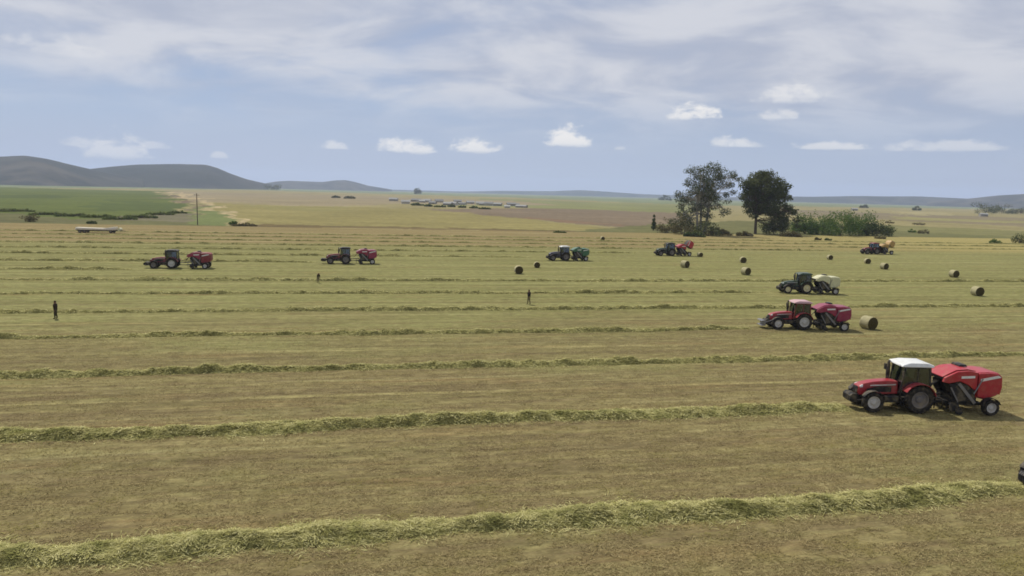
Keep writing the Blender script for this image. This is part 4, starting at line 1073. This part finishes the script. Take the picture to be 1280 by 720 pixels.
OAK = [(944, 223, 7), (957, 222, 8), (968, 228, 7), (936, 229, 7), (949, 233, 9), (963, 236, 9), (974, 240, 7), (931, 240, 6), (944, 245, 8), (957, 248, 8), (972, 251, 7), (938, 256, 6), (979, 246, 4), (933, 264, 5),
       (980, 259, 6), (987, 264, 5), (991, 273, 4), (992, 281, 3), (950, 259, 6), (966, 261, 6), (968, 274, 7), (960, 282, 7), (976, 282, 7), (940, 270, 4)]
OAK = [(x, y, r * 1.25) for x, y, r in OAK] + [(952, 228, 10), (962, 243, 11), (948, 250, 9), (970, 236, 9), (941, 236, 9), (958, 256, 9), (972, 268, 7), (978, 272, 6), (938, 223, 9), (947, 219, 8), (931, 233, 9), (929, 247, 8), (936, 243, 9), (932, 256, 7), (958, 264, 8), (950, 262, 7)]
tree('broadleaf_tree', 944, 292, OAK, 'dark_leaf', 'bark_dark', 24000, 0.30, 'dense dark broadleaf tree standing next to the tall gum tree', group='tall trees past the field edge', trunk_h=0.42, trunk_r=0.5, stems=1, seed=4)


def bush(px, py, w, h, leaf, n, size, label, cat='shrub', group=None, name='shrub', seed=1, lobes=None):
    rng = np.random.default_rng(seed); lobes = lobes or max(3, int(w / max(h, 1) * 3))
    bl = []
    for k in range(lobes):
        f = (k + 0.5) / lobes; r = h * rng.uniform(0.28, 0.42)
        bl.append((px - w / 2 + w * f, py - h * rng.uniform(0.35, 0.95) * (0.45 + 0.55 * math.sin(math.pi * f)) + r * 0.4, r))
        bl.append((px - w / 2 + w * f, py - r * 0.7, r * 0.9))
    return tree(name, px, py, bl, leaf, 'bark_dark', n, size, label, cat, group, trunk_h=0.3, trunk_r=0.1, stems=3, twigs=1, seed=seed)


GB = 'green bushes of the thicket beside the dark tree'
for q, (px, py, w, h, lab) in enumerate([(1006, 292, 26, 31.7, 'green bush of the thicket touching the dark broadleaf tree'), (1028, 293, 30, 40.3, 'tallest rounded green bush of the thicket'),
                                         (1050, 294.5, 34, 36.6, 'broad bright green bush in the middle of the thicket'), (1074, 294, 28, 36.6, 'green bush of the thicket with a peaked top'), (1096, 295, 32, 25.6, 'low dark green bush at the thin end of the thicket')]):
    bush(px, py, w, h, 'bush_leaf' if q < 4 else 'hedge_leaf', 3600, 0.26, lab, 'bush', GB, 'bush', 20 + q)
GS = 'scrub around the foot of the tall trees'
for q, (px, py, w, h, lf, lab) in enumerate([(835, 291, 26, 18, 'scrub_leaf', 'grey brown scrub by the small conifer'), (853, 293, 24, 28, 'scrub_leaf', 'brown shrub leaning on the gum tree'), (884, 295, 34, 20, 'dark_leaf', 'dark shrub in front of the pale gum trunks'),
                                            (900, 294, 22, 13, 'scrub_leaf', 'low brown scrub between the two tall trees'), (968, 293, 30, 24, 'dark_leaf', 'dark shrub under the broadleaf tree'), (868, 296, 26, 7, 'hedge_leaf', 'flat green tuft along the field edge under the gum tree'),
                                            (930, 295, 18, 7, 'scrub_leaf', 'small brown tuft before the broadleaf trunk'), (988, 296, 24, 8, 'scrub_leaf', 'olive tuft before the thicket')]):
    bush(px, py, w, h, lf, 1500, 0.24, lab, 'shrub', GS, 'shrub', 40 + q)
tree('conifer', 816.5, 288, [(816.5, 284, 3.4), (816.5, 279, 3.0), (816.5, 274.5, 2.3), (816.5, 270.5, 1.5), (816.5, 269, 0.9)], 'hedge_leaf', 'bark_dark', 1500, 0.2, 'small narrow conifer beside the scrub', trunk_h=0.8, trunk_r=0.15, seed=60, depth=0.3)
GR = 'scattered shrubs on the rough ground past the field'
rs = np.random.default_rng(9)
LONE = [(1022, 300, 7, 4), (1035, 300.5, 7, 4), (1100, 298.5, 12, 5), (1140, 290.5, 8, 5), (1154, 292, 12, 6), (1180, 296, 10, 4), (1112, 279.5, 10, 4), (1130, 280, 8, 4), (1148, 281.5, 14, 4), (1199, 283, 9, 4), (1213, 302, 12, 4), (1244, 304, 12, 7), (1232, 298, 6, 4), (1200, 292, 9, 3),
        (1276, 304.5, 18, 13), (291, 281, 9, 7), (39, 277, 11, 13), (115, 279.5, 10, 5), (305, 282.5, 30, 5), (700, 291, 16, 3), (790, 291, 22, 5)]
ltx = ['tiny shrub by the field edge below the thicket, nearer the broadleaf tree', 'tiny shrub by the field edge below the middle of the thicket', 'shrub at the foot of the low end of the thicket', 'small dark shrub on the open ground past the thicket',
       'feathery shrub next to the small dark one past the thicket', 'low tuft by the field edge above the bales', 'smaller shrub of two on the brown band past the thicket', 'middle shrub of three on the brown band', 'wider shrub of two on the brown band', 'lone shrub far along the brown band',
       'low shrub on the earth track', 'brown shrub standing on the earth track', 'small shrub above the earth track', 'low olive tuft on the open ground', 'big dark shrub cut by the frame edge', 'green shrub where the cart track meets the field', 'dark brown upright shrub below the green slope',
       'small shrub above the pale trailer', 'low brown scrub at the end of the cart track', 'low tuft at the field edge behind the green baler', 'olive tuft by the ploughed ground']
for q, ((px, py, w, h), lab) in enumerate(zip(LONE, ltx)):
    if q in (5, 7, 9, 10, 12, 13, 20): continue
    bush(px, py, w, h, ['scrub_leaf', 'hedge_leaf', 'scrub_leaf', 'bush_leaf'][q % 4] if q != 14 else 'dark_leaf', 420 + int(w * h * 2), 0.2 + 0.0 * q, lab, 'shrub', GR, 'shrub', 70 + q)
GH = 'hedge bushes along the foot of the green slope'
HED = [(-30, 262, 60, 9), (18, 262, 40, 8), (60, 266, 36, 7), (92, 268, 36, 8), (122, 269.5, 34, 9), (150, 272, 34, 9), (176, 270, 34, 9), (200, 266, 30, 8), (222, 264, 20, 7)]
htx = ['hedge bush cut by the frame edge on the slope', 'long dark hedge bush first inside the frame edge', 'hedge bush behind the upright brown shrub', 'low hedge bush above the trailer back end', 'hedge bush above the middle of the trailer', 'hedge bush above the trailer tank', 'hedge bush lowest on the slope past the trailer',
       'hedge bush above the maroon tractor', 'last dark hedge bush before the earth bank']
for q, ((px, py, w, h), lab) in enumerate(zip(HED, htx)): bush(px, py + 2.5, w * 1.1, h * 0.6, 'slope_leaf', 550, 0.32, lab, 'bush', GH, 'bush', 120 + q)
GF = 'distant trees beyond the fields'
FAR = [(1232, 268, 26, 20, 'large dark round tree far off near the frame edge'), (1252, 267, 26, 14, 'wide dark tree joined to the large round one'), (1276, 268, 36, 9, 'low dark tree line end at the frame edge'), (1146, 263, 9, 6, 'small distant tree by the far barn'), (342, 233, 16, 7, 'rounded tree on the skyline between the hills'),
       (522, 239.5, 8, 6, 'tiny tree alone on the skyline past the knoll'), (437, 248, 14, 4, 'dark trees beside the settlement end'), (420, 247, 9, 3.5, 'small dark tree beside the settlement end'), (832, 249, 14, 5, 'tiny tree clump on the skyline before the gum tree'), (1080, 260, 9, 5, 'tiny tree by the far white sheds')]
for q, (px, py, w, h, lab) in enumerate(FAR):
    hy = 241 + ROLL * (px - 640); py2 = max(py, hy + 4.5)
    bush(px, py2, w, h + (py2 - py), 'dark_leaf', 900 + int(w * h * 2), max(0.3, 0.9 * (12 / (py2 - hy)) * 0.6), lab, 'tree', GF, 'distant_tree', 150 + q)

# pole on the slope
p = G(247, 281); pt = empty('utility_pole', (p[0], p[1], 0)); tag(pt, 'thin dark utility pole where the cart track drops to the field', 'pole')
m = MB(); m.tube([(0, 0, -0.3), (0, 0, 10.2)], [0.16, 0.11], 10); m.build('post', M['bark_dark'], pt)
m = MB(); m.bar((-0.9, 0, 9.6), (0.9, 0, 9.6), 0.11); m.build('crossarm', M['bark_dark'], pt)
for x in (-0.75, 0, 0.75):
    m = MB(); m.tube([(x, 0, 9.66), (x, 0, 9.9)], [0.05, 0.03], 8); m.build('insulator', M['grey'], pt)

# ------------------------------------------------------------------ far pale sheds of the settlement
wallm = [rough_mat('pale_wall', (0.26, 0.245, 0.21), (0.34, 0.32, 0.28), 0.4), rough_mat('dun_wall', (0.42, 0.39, 0.33), (0.5, 0.47, 0.4), 0.4)]
roofm = [rough_mat('pale_sheet_roof', (0.24, 0.24, 0.225), (0.31, 0.31, 0.29), 0.3), rough_mat('grey_sheet_roof', (0.17, 0.17, 0.165), (0.22, 0.22, 0.21), 0.3)]


def shed_meshes(L, Dp, hw, hr):
    a = MB(); a.prism([(-Dp / 2, -0.5), (-Dp / 2, hw), (0, hr - 0.05), (Dp / 2, hw), (Dp / 2, -0.5)], -L / 2, L / 2)
    b = MB(); b.prism([(-Dp / 2 - 0.4, hw - 0.1), (0, hr), (Dp / 2 + 0.4, hw - 0.1), (Dp / 2 + 0.4, hw + 0.08), (0, hr + 0.2), (-Dp / 2 - 0.4, hw + 0.08)], -L / 2 - 0.4, L / 2 + 0.4)
    return a, b


rs = np.random.default_rng(12)
SH = [(x, 252.2 + (x - 490) * 0.042 + rs.uniform(-1.9, 2.6)) for x in [492, 507, 519, 523, 528, 534, 541, 549, 560, 567, 572, 577, 588, 600, 605, 611, 622, 634, 639, 644, 652]]
for q, (px, py) in enumerate(SH):
    p = G(px, py); L = rs.uniform(4.5, 9.5); hw = rs.uniform(1.2, 2.0)
    zb = float(ground_h(np.array([p[0]]), np.array([p[1]]))[0])
    t = empty('shed', (p[0], p[1], zb), R(90) + rs.normal(0, 0.25)); tag(t, 'small pale shed in the distant settlement beyond the tan field', 'shed', 'pale sheds of the distant settlement')
    a, b = shed_meshes(L, rs.uniform(6, 8), hw, hw + rs.uniform(1.0, 1.6)); a.build('wall', wallm[q % 2], t); b.build('roof', roofm[(q // 2) % 2], t)
    dm = MB(); dm.box(3.0, 4.15, -0.6, 0.6, 0.0, 2.1); dm.build('door', M['bark_dark'], t)
for px, py, lab in ((1068, 263, 'white shed alone on the far plain past the thicket'), (1229, 270, 'white hut below the large distant tree')):
    p = G(px, py); zb = float(ground_h(np.array([p[0]]), np.array([p[1]]))[0])
    t = empty('shed', (p[0], p[1], zb), R(80)); tag(t, lab, 'shed', 'lone sheds on the far plain')
    a, b = shed_meshes(8, 6, 2.6, 3.8); a.build('wall', wallm[0], t); b.build('roof', roofm[0], t)
# hedge line at the foot of the settlement
for q, px in enumerate(np.arange(522, 610, 14.0)):
    bush(px, 258.5 + (px - 522) * 0.045 + rs.uniform(-1.2, 0.8), rs.uniform(8, 15), rs.uniform(2.4, 4), 'slope_leaf', 800, 0.5, 'low dark hedge tree at the foot of the pale settlement', 'bush', 'hedge at the foot of the settlement', 'bush', 190 + q)

# ------------------------------------------------------------------ the air
def haze():
    me = MB(); me.box(-8600, 8600, -8600, 8600, -4.5, 190)
    m = bpy.data.materials.new('air'); m.use_nodes = True; t = NT(m.node_tree); t.n.remove(t.n['Principled BSDF'])
    v = t.node('ShaderNodeVolumePrincipled'); v.inputs['Color'].default_value = (0.62, 0.73, 0.98, 1); v.inputs['Density'].default_value = 0.000105; v.inputs['Anisotropy'].default_value = 0.2
    t.l.new(v.outputs[0], t.n['Material Output'].inputs['Volume'])
    o = me.build('haze', m); tag(o, 'thin bluish summer haze lying over the plain', 'haze', kind='stuff')


haze()
